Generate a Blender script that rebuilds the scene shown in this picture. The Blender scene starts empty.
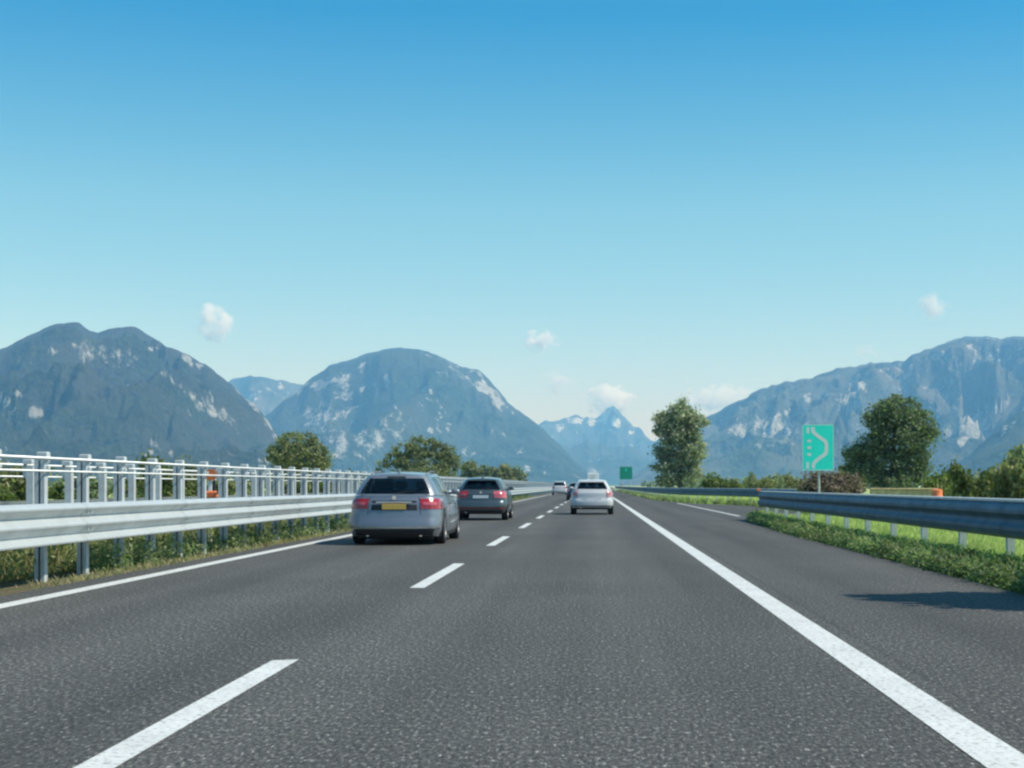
import bpy, math, random
import numpy as np
from mathutils import Vector, Matrix

random.seed(7)
R = math.radians
SC = bpy.context.scene
COL = SC.collection

# ------------------------------------------------------------------ basics
F, CX, CY, CAMH = 1500.0, 595.0, 485.5, 1.17        # focal length in pixels, vanishing point, eye height
SUN_AZ, SUN_EL = 100.0, 50.0                        # clockwise from the driving direction

def at(px, Y):                                      # sideways metres of a column of the photo at distance Y
    return (px - CX) / F * Y
def zat(py, Y):
    return CAMH + (CY - py) / F * Y

def tag(o, label=None, cat=None, group=None, kind=None):
    if label: o['label'] = label
    if cat: o['category'] = cat
    if group: o['group'] = group
    if kind: o['kind'] = kind
    return o

def empty(name, loc=(0, 0, 0), rz=0.0):
    o = bpy.data.objects.new(name, None)
    o.empty_display_size = .3
    o.location = loc
    o.rotation_euler = (0, 0, rz)
    COL.objects.link(o)
    return o

def copy_tree(o, parent=None):
    c = o.copy()
    COL.objects.link(c)
    c.parent = parent
    for ch in o.children:
        copy_tree(ch, c)
    return c

class MB:
    def __init__(s):
        s.v, s.f = [], []
    def add(s, vs, fs):
        n = len(s.v)
        s.v.extend([tuple(p) for p in vs])
        s.f.extend([tuple(i + n for i in f) for f in fs])
    def grid(s, rows, cu=False):
        nv, nu = len(rows), len(rows[0])
        fs = []
        for j in range(nv - 1):
            for i in range(nu if cu else nu - 1):
                k = (i + 1) % nu
                fs.append((j * nu + i, j * nu + k, (j + 1) * nu + k, (j + 1) * nu + i))
        s.add([p for r in rows for p in r], fs)
    def box(s, c, d, bev=0.0, rot=None):
        x, y, z = d[0] / 2, d[1] / 2, d[2] / 2
        if bev <= 0:
            vs = [(a * x, b * y, e * z) for e in (-1, 1) for b in (-1, 1) for a in (-1, 1)]
            fs = [(0, 2, 3, 1), (4, 5, 7, 6), (0, 1, 5, 4), (2, 6, 7, 3), (0, 4, 6, 2), (1, 3, 7, 5)]
        else:
            b = min(bev, x * .9, y * .9, z * .9)
            def ring(ix, iy, zz):
                X, Y = x - ix, y - iy
                q = b * .6
                return [(-X + q, -Y, zz), (X - q, -Y, zz), (X, -Y + q, zz), (X, Y - q, zz),
                        (X - q, Y, zz), (-X + q, Y, zz), (-X, Y - q, zz), (-X, -Y + q, zz)]
            rows = [ring(b, b, -z), ring(0, 0, -z + b), ring(0, 0, z - b), ring(b, b, z)]
            vs = [p for r in rows for p in r]
            fs = [(7, 6, 5, 4, 3, 2, 1, 0), tuple(range(24, 32))]
            for j in range(3):
                for i in range(8):
                    k = (i + 1) % 8
                    fs.append((j * 8 + i, j * 8 + k, j * 8 + 8 + k, j * 8 + 8 + i))
        if rot is not None:
            vs = [tuple(rot @ Vector(p)) for p in vs]
        s.add([(p[0] + c[0], p[1] + c[1], p[2] + c[2]) for p in vs], fs)
    def tube(s, pts, rad, n=8, cap=True):
        pts = [Vector(p) for p in pts]
        if not hasattr(rad, '__len__'): rad = [rad] * len(pts)
        rows = []
        for i, p in enumerate(pts):
            d = (pts[min(i + 1, len(pts) - 1)] - pts[max(i - 1, 0)]).normalized()
            u = d.cross(Vector((0, 0, 1)) if abs(d.z) < .9 else Vector((1, 0, 0))).normalized()
            w = u.cross(d).normalized()
            rows.append([p + (u * math.cos(a) + w * math.sin(a)) * rad[i] for a in [2 * math.pi * k / n for k in range(n)]])
        self0 = len(s.v)
        s.grid(rows, cu=True)
        if cap:
            s.f.append(tuple(self0 + k for k in range(n))[::-1])
            s.f.append(tuple(self0 + (len(rows) - 1) * n + k for k in range(n)))
    def prism(s, poly, y0, y1):                     # outline in (x, z), thickness along y
        n = len(poly)
        vs = [(x, y0, z) for x, z in poly] + [(x, y1, z) for x, z in poly]
        fs = [tuple(range(n)), tuple(range(2 * n - 1, n - 1, -1))]
        for i in range(n):
            k = (i + 1) % n
            fs.append((i, i + n, k + n, k))
        s.add(vs, fs)
    def lathe_x(s, prof, c, n=28):                  # profile (x, r) turned about an axis along x
        rows = []
        for (x, r) in prof:
            rows.append([(c[0] + x, c[1] + r * math.cos(2 * math.pi * k / n), c[2] + r * math.sin(2 * math.pi * k / n)) for k in range(n)])
        s.grid(rows, cu=True)
    def mesh(s, name, mats, smooth=False, angle=None):
        me = bpy.data.meshes.new(name)
        me.from_pydata(s.v, [], s.f)
        me.update()
        for m in (mats if isinstance(mats, (list, tuple)) else [mats]):
            me.materials.append(m)
        if smooth:
            me.polygons.foreach_set('use_smooth', [True] * len(me.polygons))
            if angle: me.set_sharp_from_angle(angle=R(angle))
        return me
    def build(s, name, mats, parent=None, smooth=False, angle=None, loc=(0, 0, 0), rz=0):
        return link(name, s.mesh(name, mats, smooth, angle), parent, loc, rz)

def link(name, me, parent=None, loc=(0, 0, 0), rz=0):
    o = bpy.data.objects.new(name, me)
    COL.objects.link(o)
    o.parent = parent
    o.location = loc
    o.rotation_euler = (0, 0, rz)
    return o

# ------------------------------------------------------------------ materials
def newmat(name):
    m = bpy.data.materials.new(name)
    m.use_nodes = True
    nt = m.node_tree
    return m, nt, nt.nodes['Principled BSDF']

def N(nt, typ, **kw):
    n = nt.nodes.new(typ)
    for k, v in kw.items():
        if k in n.inputs.keys() if isinstance(k, str) else False:
            n.inputs[k].default_value = v
        else:
            setattr(n, k, v)
    return n

def noise(nt, scale, detail=4, rough=.55, coord='Object', vec=None):
    n = nt.nodes.new('ShaderNodeTexNoise')
    n.inputs['Scale'].default_value = scale
    n.inputs['Detail'].default_value = detail
    n.inputs['Roughness'].default_value = rough
    if vec is None:
        tc = nt.nodes.new('ShaderNodeTexCoord')
        vec = tc.outputs[coord]
    nt.links.new(vec, n.inputs['Vector'])
    return n

def ramp(nt, fac, stops):
    r = nt.nodes.new('ShaderNodeValToRGB')
    els = r.color_ramp.elements
    while len(els) < len(stops): els.new(.5)
    for e, (p, c) in zip(els, stops):
        e.position = p
        e.color = (c[0], c[1], c[2], 1) if hasattr(c, '__len__') else (c, c, c, 1)
    nt.links.new(fac, r.inputs['Fac'])
    return r

def mixc(nt, fac, a, b, mode='MIX'):
    m = nt.nodes.new('ShaderNodeMix')
    m.data_type = 'RGBA'
    m.blend_type = mode
    for sock, val in ((m.inputs[0], fac), (m.inputs[6], a), (m.inputs[7], b)):
        if hasattr(val, 'links'): nt.links.new(val, sock)
        elif hasattr(val, '__len__'): sock.default_value = (val[0], val[1], val[2], 1)
        else: sock.default_value = val
    return m.outputs[2]

def math_(nt, op, a, b=0.0, clamp=False):
    m = nt.nodes.new('ShaderNodeMath')
    m.operation = op
    m.use_clamp = clamp
    for sock, val in ((m.inputs[0], a), (m.inputs[1], b)):
        if hasattr(val, 'links'): nt.links.new(val, sock)
        else: sock.default_value = val
    return m.outputs[0]

def bump(nt, height, strength, dist, bs):
    b = nt.nodes.new('ShaderNodeBump')
    b.inputs['Strength'].default_value = strength
    b.inputs['Distance'].default_value = dist
    nt.links.new(height, b.inputs['Height'])
    nt.links.new(b.outputs[0], bs.inputs['Normal'])

def simple(name, col, rough=.5, metal=0.0, var=.15, scale=4.0, coat=0.0, spec=.5, coord='Object'):
    m, nt, bs = newmat(name)
    n = noise(nt, scale, 5, coord=coord)
    lo = [c * (1 - var) for c in col]
    hi = [min(1, c * (1 + var)) for c in col]
    r = ramp(nt, n.outputs['Fac'], [(.3, lo), (.7, hi)])
    nt.links.new(r.outputs[0], bs.inputs['Base Color'])
    rr = ramp(nt, n.outputs['Fac'], [(.3, min(1, rough * 1.15)), (.7, rough * .9)])
    nt.links.new(rr.outputs[0], bs.inputs['Roughness'])
    bs.inputs['Metallic'].default_value = metal
    bs.inputs['Coat Weight'].default_value = coat
    bs.inputs['Coat Roughness'].default_value = .06
    bs.inputs['Specular IOR Level'].default_value = spec
    return m

def asphalt_mat():
    m, nt, bs = newmat('asphalt')
    tc = nt.nodes.new('ShaderNodeTexCoord')
    P = tc.outputs['Object']
    mq = nt.nodes.new('ShaderNodeMapping')
    mq.inputs['Scale'].default_value = (1.0, .36, 1)
    nt.links.new(P, mq.inputs['Vector'])
    grain = noise(nt, 42, 3, .75, vec=mq.outputs[0])
    fine = noise(nt, 75, 2, .7, vec=mq.outputs[0])
    big = noise(nt, .25, 4, .6, vec=P)
    mp = nt.nodes.new('ShaderNodeMapping')
    mp.inputs['Scale'].default_value = (1.0, .03, 1)
    nt.links.new(P, mp.inputs['Vector'])
    streak = noise(nt, 1.3, 5, .6, vec=mp.outputs[0])
    g1 = ramp(nt, grain.outputs['Fac'], [(.30, (.021, .0205, .0185)), (.5, (.072, .071, .065)), (.60, (.120, .118, .109)), (.70, (.42, .41, .385))])
    g2 = ramp(nt, fine.outputs['Fac'], [(.33, .5), (.68, 1.5)])
    c = mixc(nt, 1.0, g1.outputs[0], g2.outputs[0], 'MULTIPLY')
    b = ramp(nt, big.outputs['Fac'], [(.3, .86), (.7, 1.1)])
    c = mixc(nt, 1.0, c, b.outputs[0], 'MULTIPLY')
    s = ramp(nt, streak.outputs['Fac'], [(.3, .80), (.7, 1.16)])
    c = mixc(nt, 1.0, c, s.outputs[0], 'MULTIPLY')
    sx_ = nt.nodes.new('ShaderNodeSeparateXYZ'); nt.links.new(P, sx_.inputs[0])
    wob = math_(nt, 'ADD', sx_.outputs[0], math_(nt, 'MULTIPLY', big.outputs['Fac'], .5))
    trk = math_(nt, 'SINE', math_(nt, 'MULTIPLY', wob, 3.4))
    tr = ramp(nt, math_(nt, 'ADD', math_(nt, 'MULTIPLY', trk, .5), .5), [(.0, .88), (.5, 1.0), (1, 1.07)])
    c = mixc(nt, 1.0, c, tr.outputs[0], 'MULTIPLY')
    sh = ramp(nt, math_(nt, 'ADD', math_(nt, 'MULTIPLY', math_(nt, 'SUBTRACT', sx_.outputs[0], 1.98), 8.0), math_(nt, 'MULTIPLY', fine.outputs['Fac'], .3)), [(0, 1.0), (.4, .72), (.8, .93)])
    c = mixc(nt, 1.0, c, sh.outputs[0], 'MULTIPLY')
    nt.links.new(c, bs.inputs['Base Color'])
    bs.inputs['Roughness'].default_value = .8
    bs.inputs['Specular IOR Level'].default_value = .3
    bump(nt, grain.outputs['Fac'], .5, .008, bs)
    return m

def paint_mat():
    m, nt, bs = newmat('road_paint')
    tc = nt.nodes.new('ShaderNodeTexCoord')
    P = tc.outputs['Object']
    worn = noise(nt, 30, 4, .7, vec=P)
    big = noise(nt, 1.2, 4, .6, vec=P)
    a = ramp(nt, worn.outputs['Fac'], [(.34, (.20, .21, .20)), (.45, (.60, .61, .585)), (.6, (.69, .70, .67))])
    b = ramp(nt, big.outputs['Fac'], [(.3, .84), (.65, 1.0)])
    nt.links.new(mixc(nt, 1.0, a.outputs[0], b.outputs[0], 'MULTIPLY'), bs.inputs['Base Color'])
    bs.inputs['Roughness'].default_value = .6
    bump(nt, worn.outputs['Fac'], .3, .004, bs)
    return m

def ground_mat(name, cols, s1=.15, s2=6.0):
    m, nt, bs = newmat(name)
    tc = nt.nodes.new('ShaderNodeTexCoord')
    P = tc.outputs['Object']
    n1 = noise(nt, s1, 6, .6, vec=P)
    n2 = noise(nt, s2, 5, .65, vec=P)
    a = ramp(nt, n1.outputs['Fac'], [(.32, cols[0]), (.5, cols[1]), (.68, cols[2])])
    b = ramp(nt, n2.outputs['Fac'], [(.3, .6), (.7, 1.3)])
    nt.links.new(mixc(nt, 1.0, a.outputs[0], b.outputs[0], 'MULTIPLY'), bs.inputs['Base Color'])
    bs.inputs['Roughness'].default_value = .95
    bs.inputs['Specular IOR Level'].default_value = .1
    bump(nt, n2.outputs['Fac'], .8, .08, bs)
    return m

def leaf_mat(name, dark, mid, light, transl=.35, rough=.6):
    m, nt, bs = newmat(name)
    g = nt.nodes.new('ShaderNodeNewGeometry')
    oi = nt.nodes.new('ShaderNodeObjectInfo')
    r = ramp(nt, g.outputs['Random Per Island'], [(0, dark), (.5, mid), (1, light)])
    n = noise(nt, .55, 3, coord='Object')
    b = ramp(nt, n.outputs['Fac'], [(.3, .75), (.7, 1.2)])
    c = mixc(nt, 1.0, r.outputs[0], b.outputs[0], 'MULTIPLY')
    v = ramp(nt, oi.outputs['Random'], [(0, (.8, .85, .8)), (1, (1.18, 1.1, 1.05))])
    c = mixc(nt, 1.0, c, v.outputs[0], 'MULTIPLY')
    nt.links.new(c, bs.inputs['Base Color'])
    bs.inputs['Roughness'].default_value = rough
    bs.inputs['Specular IOR Level'].default_value = .3
    t = nt.nodes.new('ShaderNodeBsdfTranslucent')
    nt.links.new(mixc(nt, 1.0, c, (.95, 1.25, .65), 'MULTIPLY'), t.inputs['Color'])
    mx = nt.nodes.new('ShaderNodeMixShader')
    mx.inputs[0].default_value = transl
    nt.links.new(bs.outputs[0], mx.inputs[1])
    nt.links.new(t.outputs[0], mx.inputs[2])
    nt.links.new(mx.outputs[0], nt.nodes['Material Output'].inputs['Surface'])
    return m

def glass_mat():
    m, nt, bs = newmat('car_glass')
    tr = nt.nodes.new('ShaderNodeBsdfTransparent')
    tr.inputs['Color'].default_value = (.50, .56, .56, 1)
    gl = nt.nodes.new('ShaderNodeBsdfGlossy')
    gl.inputs['Roughness'].default_value = .016
    fr = nt.nodes.new('ShaderNodeFresnel')
    fr.inputs['IOR'].default_value = 1.5
    n = noise(nt, 3)
    mx = nt.nodes.new('ShaderNodeMixShader')
    nt.links.new(math_(nt, 'ADD', fr.outputs[0], math_(nt, 'MULTIPLY', n.outputs['Fac'], .02)), mx.inputs[0])
    nt.links.new(tr.outputs[0], mx.inputs[1])
    nt.links.new(gl.outputs[0], mx.inputs[2])
    nt.links.new(mx.outputs[0], nt.nodes['Material Output'].inputs['Surface'])
    return m

def mountain_mat(name, forest, rock, bare):
    m, nt, bs = newmat(name)
    tc = nt.nodes.new('ShaderNodeTexCoord')
    P = tc.outputs['Object']
    at_ = nt.nodes.new('ShaderNodeAttribute')
    at_.attribute_name = 'rock'
    n1 = noise(nt, .026, 6, .7, vec=P)
    n2 = noise(nt, .05, 4, .7, vec=P)
    n3 = noise(nt, .0028, 5, .6, vec=P)
    n4 = noise(nt, .009, 5, .65, vec=P)
    f = ramp(nt, math_(nt, 'ADD', math_(nt, 'MULTIPLY', n2.outputs['Fac'], .5), math_(nt, 'MULTIPLY', n4.outputs['Fac'], .5)), [(.36, [c * .35 for c in forest]), (.64, [c * 2.2 for c in forest])])
    fb = mixc(nt, ramp(nt, n3.outputs['Fac'], [(.40, 0.0), (.62, .9)]).outputs[0], f.outputs[0], bare)
    rk = ramp(nt, n1.outputs['Fac'], [(.3, [c * .6 for c in rock]), (.7, [c * 1.25 for c in rock])])
    s = math_(nt, 'ADD', at_.outputs['Fac'], math_(nt, 'MULTIPLY', math_(nt, 'SUBTRACT', n1.outputs['Fac'], .5), 2.2))
    msk = ramp(nt, s, [(.50, 0.0), (.85, .95)])
    nt.links.new(mixc(nt, msk.outputs[0], fb, rk.outputs[0]), bs.inputs['Base Color'])
    bs.inputs['Roughness'].default_value = 1.0
    bs.inputs['Specular IOR Level'].default_value = 0.05
    bump(nt, math_(nt, 'ADD', n2.outputs['Fac'], math_(nt, 'MULTIPLY', n1.outputs['Fac'], 2.0)), 1.0, 22.0, bs)
    return m

M = {}
M['asphalt'] = asphalt_mat()
M['paint'] = paint_mat()
M['field'] = ground_mat('field_grass', [(.27, .34, .12), (.36, .43, .17), (.42, .45, .21)])
M['soil'] = ground_mat('dry_soil', [(.07, .06, .035), (.14, .12, .075), (.10, .11, .05)], .8, 9)
M['galv'] = simple('galvanised_steel', (.52, .56, .555), .45, .35, .10, 3)
M['galv_post'] = simple('galvanised_post', (.56, .60, .60), .5, .2, .15, 6)
M['rail_shade'] = simple('shade_tinted_steel', (.06, .12, .175), .55, .25, .15, 3)  # galvanised rail coloured dark blue to carry the shade on its road face
M['tyre'] = simple('tyre_rubber', (.018, .018, .019), .8, 0, .3, 20)
M['rim'] = simple('alloy_rim', (.20, .205, .21), .5, .6, .1, 20)
M['blacktrim'] = simple('black_trim', (.02, .021, .023), .55, 0, .2, 15)
M['interior'] = simple('dark_upholstery', (.035, .035, .038), .8, 0, .3, 20)
M['chrome'] = simple('chrome', (.75, .76, .78), .12, 1.0, .05, 10)
M['red'] = simple('red_lamp_lens', (.32, .014, .02), .15, 0, .25, 30, coat=.8)
M['pink'] = simple('pale_red_lamp_lens', (.50, .10, .12), .15, 0, .2, 30, coat=.8)
M['faint_red'] = simple('faint_red_lens', (.45, .24, .26), .2, 0, .2, 30, coat=.6)
M['clear'] = simple('clear_lamp_lens', (.62, .60, .60), .12, .2, .15, 30, coat=.8)
M['plate_w'] = simple('white_plate', (.72, .74, .74), .4, 0, .05, 20)
M['plate_y'] = simple('yellow_plate', (.62, .41, .09), .4, 0, .06, 20)
M['ink'] = simple('plate_ink', (.03, .03, .035), .5, 0, .1, 20)
M['silver'] = simple('silver_paint', (.225, .25, .28), .36, .5, .06, 2, coat=.7)
M['graphite'] = simple('graphite_paint', (.085, .11, .12), .3, .5, .08, 2, coat=.8)
M['white'] = simple('white_paint', (.50, .52, .53), .35, 0, .04, 2, coat=.7)
M['truck_white'] = simple('truck_white', (.85, .86, .86), .5, 0, .03, 2)
M['navy'] = simple('dark_navy_paint', (.025, .035, .055), .3, .3, .08, 2, coat=.8)
M['glass'] = glass_mat()
M['sign_green'] = simple('sign_green', (.02, .92, .74), .45, 0, .05, 3)
M['sign_dark_green'] = simple('sign_dark_green', (.0, .28, .19), .45, 0, .05, 3)
M['sign_white'] = simple('sign_white', (.82, .86, .85), .45, 0, .04, 3)
M['post_grey'] = simple('grey_post', (.52, .54, .52), .5, .3, .1, 4)
M['orange'] = simple('orange_plastic', (.70, .19, .06), .5, 0, .12, 6)
M['yellow'] = simple('yellow_plastic', (.75, .5, .1), .5, 0, .1, 6)
M['straw'] = simple('straw_wall', (.50, .42, .24), .9, 0, .3, 5)
M['bark'] = simple('bark', (.10, .08, .06), .9, 0, .35, 5)
M['tree_grey'] = leaf_mat('grey_green_leaves', (.15, .18, .13), (.30, .34, .25), (.48, .52, .40), .4)
M['tree_dark'] = leaf_mat('dark_green_leaves', (.10, .13, .085), (.21, .25, .165), (.37, .42, .28), .45)
M['tree_light'] = leaf_mat('olive_leaves', (.125, .145, .065), (.235, .255, .12), (.38, .40, .22), .4)
M['bush_brown'] = leaf_mat('brown_leaves', (.14, .105, .085), (.22, .17, .14), (.30, .24, .20), .35)
M['bush_green'] = leaf_mat('bush_leaves', (.07, .095, .03), (.14, .18, .06), (.26, .29, .11), .4)
M['weed'] = leaf_mat('weed_leaves', (.11, .15, .07), (.22, .28, .14), (.38, .43, .24), .45)
M['grass'] = leaf_mat('grass_blades', (.28, .36, .12), (.42, .50, .20), (.55, .60, .30), .5)
M['dry'] = leaf_mat('dry_stalks', (.26, .23, .12), (.42, .38, .21), (.56, .53, .33), .45)

# ------------------------------------------------------------------ the ground, the roads and their paint
def sheet(name, poly, z, mat_, kind='structure'):
    mb = MB()
    mb.add([(x, y, z) for x, y in poly], [tuple(range(len(poly)))])
    o = mb.build(name, mat_)
    return tag(o, kind=kind)

def strips(name, left, right, z, mat_):             # a band between two polylines with the same number of points
    mb = MB()
    mb.grid([[(x, y, z) for x, y in left], [(x, y, z) for x, y in right]])
    o = mb.build(name, mat_)
    return tag(o, kind='structure')

gx = [-8900, -3000, -600, -100, 100, 600, 3000, 8900]
gy = [-280, 0, 200, 800, 3000, 8000, 16900]
mb = MB()
mb.grid([[(x, y, -.05) for x in gx] for y in gy])
tag(mb.build('ground', M['field']), kind='structure')

ROAD_END = 1500
ys = [-12, 20, 37, 49, 56, 64, 86, 103, 122, 160, 300, 700, ROAD_END]
xr = [4.6, 4.6, 4.62, 4.95, 7.6, 9.0, 8.9, 5.7, 4.75, 4.6, 4.6, 4.6, 4.6]
strips('road', [(-6.28, y) for y in ys], list(zip(xr, ys)), 0.0, M['asphalt'])
strips('far_carriageway', [(-20.2, -12), (-20.2, ROAD_END)], [(-8.6, -12), (-8.6, ROAD_END)], 0.0, M['asphalt'])
strips('median', [(-8.6, -12), (-8.6, ROAD_END)], [(-6.28, -12), (-6.28, ROAD_END)], -.004, M['soil'])

def painted(name, x0, x1, y0, y1, step=6):
    ys_ = np.linspace(y0, y1, max(2, int((y1 - y0) / step)))
    mb = MB()
    mb.grid([[(x1 if k else x0, y, .004) for y in ys_] for k in (0, 1)])
    return mb
tag(painted('', 1.62, 1.86, -8, 900, 20).build('edge_line', M['paint']), kind='structure')
tag(painted('', -5.86, -5.64, -8, 900, 20).build('edge_line', M['paint']), kind='structure')
mb = MB()
y0 = 5.1
k = 0
while y0 < 420:
    ox = .0 if y0 > 15 else -.04
    ln_ = 4.95 if y0 < 10 else 5.35
    rag = [random.uniform(-.05, .05) for _ in range(4)]
    mb.add([(ox - 2.115, y0 + rag[0], .004), (ox - 1.945, y0 + rag[1], .004), (ox - 1.945, y0 + ln_ + rag[2], .004), (ox - 2.115, y0 + ln_ + rag[3], .004)], [(0, 1, 2, 3)])
    y0 += 12.0
tag(mb.build('lane_line', M['paint']), kind='structure')
mb = MB()
mb.add([(5.42, 57, .004), (5.57, 57, .004), (5.5, 99, .004), (5.36, 99, .004)], [(0, 1, 2, 3)])
tag(mb.build('bay_line', M['paint']), kind='structure')
mb = MB()
for yy in np.arange(0, 420, 12): mb.box((-14.4, yy, .004), (.15, 4.5, .002))
for xx in (-10.4, -18.2): mb.box((xx, 300, .004), (.2, 620, .002))
tag(mb.build('far_carriageway_line', M['paint']), kind='structure')

# ------------------------------------------------------------------ guardrails
WAVE3 = [(.0, .955), (.05, .930), (.09, .897), (.088, .878), (.03, .835), (.0, .797), (.0, .778), (.045, .735), (.092, .692), (.09, .672),
         (.03, .622), (.0, .582), (.0, .563), (.045, .525), (.092, .49), (.088, .472), (.07, .465)]
WAVE2 = [(-.07, .945), (-.03, .955), (.0, .945), (.05, .90), (.075, .845), (.075, .80), (.03, .755), (.008, .72), (.008, .695), (.03, .66), (.075, .62), (.075, .575), (.05, .51), (.0, .465)]

def rail_mesh(path, prof, side, name, mat_, piece=4.5):
    """a pressed steel band along path (x, y); side = +1 bulges to +x, -1 to -x; each piece laps over the next one"""
    mb = MB()
    th = .004
    for (a, b) in zip(path[:-1], path[1:]):
        L = math.hypot(b[0] - a[0], b[1] - a[1])
        n = max(1, round(L / piece)) if L < 160 else max(1, round(L / 12))
        for i in range(n):
            t0, t1 = i / n, min(1.0, (i + 1.02) / n)
            rows = []
            for t, dd in ((t0, .005), (t1, 0.0)):
                x = a[0] + (b[0] - a[0]) * t
                y = a[1] + (b[1] - a[1]) * t
                ring = [(x + side * (d + dd), y, z) for d, z in prof] + [(x + side * (d + dd - th), y, z) for d, z in reversed(prof)]
                rows.append(ring)
            mb.grid(rows, cu=True)
            x, y = rows[0][0][0], rows[0][0][1] + .12
            if y < 60:
                for zz, dd in ((.83, .03), (.62, .035)):
                    for q in (0, .12):
                        mb.box((x + side * (dd + .012), y + q, zz), (.03, .03, .03))
    return mb.mesh(name, mat_)

def post_mesh(h, side, name='post', w=.14, d=.13):
    """an open channel: web at the back, two flanges, a flat cap"""
    mb = MB()
    mb.box((0, d / 2 - .004, h / 2 - .15), (w - .017, .008, h + .3))
    for q in (-1, 1):
        mb.box((q * (w / 2 - .004), 0, h / 2 - .15), (.008, d, h + .3))
        mb.box((q * (w / 2 - .0285), -d / 2 + .004, h / 2 - .15), (.041, .008, h + .3))
    return mb.mesh(name, M['galv_post'])

def median_barrier(x, side, label, y0, y1, spacing=1.5, zt=(1.49, 1.335), off=0.0, pw=.125):
    root = tag(empty('guardrail', (x, y0, 0)), label, 'guardrail')
    L = y1 - y0
    link('rail', rail_mesh([(0, 0), (0, 150), (0, L)], WAVE3, side, 'rail', M['galv']), root)
    xp = -side * .30
    for z, r in ((zt[0], .019), (zt[1], .014)):
        mb = MB()
        mb.tube([(xp + side * .10, 0, z), (xp + side * .10, L, z)], r, 10)
        mb.build('top_tube', M['galv'], root, True)
    pm = post_mesh(zt[0] - .02, side, w=pw, d=.11)
    bm_ = MB()                                        # cap and slanting bracket between post and tubes
    bm_.box((side * .03, 0, zt[0] + .045), (.13, .12, .07), .01)
    bm_.prism([(-.02 * side, zt[1] - .10), (.02 * side, zt[1] - .10), (.105 * side, zt[1] + .03), (.105 * side, zt[1] + .07), (.06 * side, zt[1] + .06)], -.03, .03)
    bm_.prism([(-.03 * side, zt[0] - .14), (.01 * side, zt[0] - .14), (.10 * side, zt[0] - .04), (.10 * side, zt[0]), (.05 * side, zt[0] - .01)], -.03, .03)
    bme = bm_.mesh('bracket', M['galv_post'])
    sm = MB()
    sm.box((side * .18, 0, .72), (.24, .09, .36))
    sme = sm.mesh('spacer', M['galv_post'])
    ys_ = np.arange(off, L, spacing)
    for y in ys_[:96]:
        p = link('post', pm, root, (xp, y, 0))
        link('bracket', bme, p)
        link('spacer', sme, p)
    rest = MB()
    for y in ys_[96:]:
        rest.box((xp, y, zt[0] / 2), (.12, .07, zt[0]))
        rest.box((xp + side * .03, y, zt[0] + .045), (.17, .10, .07))
    tag(rest.build('post_row', M['galv_post'], root), kind='stuff')
    return root

median_barrier(-6.46, 1, 'tall galvanised guardrail with three bright ridges beside the left lane', 5.2, 420, zt=(1.50, 1.345), off=(18.3 - 5.2) % 1.5)
median_barrier(-8.06, -1, 'galvanised guardrail facing the far carriageway, behind the tall near one', 5.2, 420, zt=(1.45, 1.29), pw=.095, off=(20.64 - 5.2) % 1.5)

def verge_rail(path, label, spacing, maxposts, reflector_at=None):
    x0, y0 = path[0]
    root = tag(empty('guardrail', (x0, y0, 0)), label, 'guardrail')
    rel = [(a - x0, b - y0) for a, b in path]
    link('rail', rail_mesh(rel, WAVE2, -1, 'rail', M['rail_shade']), root)
    mb = MB()
    for a, b in zip(rel[:-1], rel[1:]):
        mb.grid([[(a[0] + q, a[1], zz), (b[0] + q, b[1], zz)] for q, zz in ((-.015, .952), (-.015, .985), (.10, .992), (.10, .955), (-.015, .952))])
    mb.build('top_flange', M['galv'], root)  # paler steel than the face below gives this edge its sunlit look
    pm = post_mesh(.90, -1, w=.10, d=.12)
    d = spacing * .4
    posts = []
    for a, b in zip(rel[:-1], rel[1:]):
        L = math.hypot(b[0] - a[0], b[1] - a[1])
        while d < L:
            t = d / L
            posts.append((a[0] + (b[0] - a[0]) * t + .075, a[1] + (b[1] - a[1]) * t))
            d += spacing
        d -= L
    for p in posts[:maxposts]:
        link('post', pm, root, (p[0], p[1], 0))
    if len(posts) > maxposts:
        rest = MB()
        for p in posts[maxposts:]: rest.box((p[0], p[1], .45), (.10, .1, .9))
        tag(rest.build('post_row', M['galv_post'], root), kind='stuff')
    if reflector_at is not None:
        mb = MB()
        mb.box((reflector_at[0] - x0, reflector_at[1] - y0, 1.02), (.13, .05, .09), .012)
        mb.build('reflector', M['orange'], root)
    return root
verge_rail([(5.55, 6.0), (5.55, 44), (5.62, 51.2)], 'near blue-grey guardrail above the green verge at right, ending beside the lay-by', 2.65, 60, (5.56, 51.0))
verge_rail([(10.25, 76), (10.1, 88), (6.5, 112), (5.7, 132), (5.55, 160), (5.55, 420)], 'distant guardrail bending around the end of the lay-by', 3.0, 60)

# delineator in the median, orange head and base on a white stem
dx, dy = at(211, 28), 28.0
root = tag(empty('delineator_post', (dx, dy, 0)), 'slim white marker post with orange head and orange collar behind the left guardrail', 'marker post')
mb = MB(); mb.box((-.015, 0, .70), (.07, .05, 1.40), .01); mb.build('stem', M['sign_white'], root)
mb = MB(); mb.box((.055, .005, 1.165), (.05, .04, .20), .008); mb.build('dark_strip', M['ink'], root)
mb = MB()
mb.prism([(-.12 + .0, 1.30), (-.09, 1.27), (.07, 1.27), (.11, 1.31), (.11, 1.43), (.06, 1.47), (-.08, 1.47), (-.12, 1.43)], -.05, -.028)
mb.build('reflector', M['orange'], root)
mb = MB(); mb.box((0, 0, 1.0), (.25, .12, .14), .03); mb.build('collar', M['orange'], root)

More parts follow.
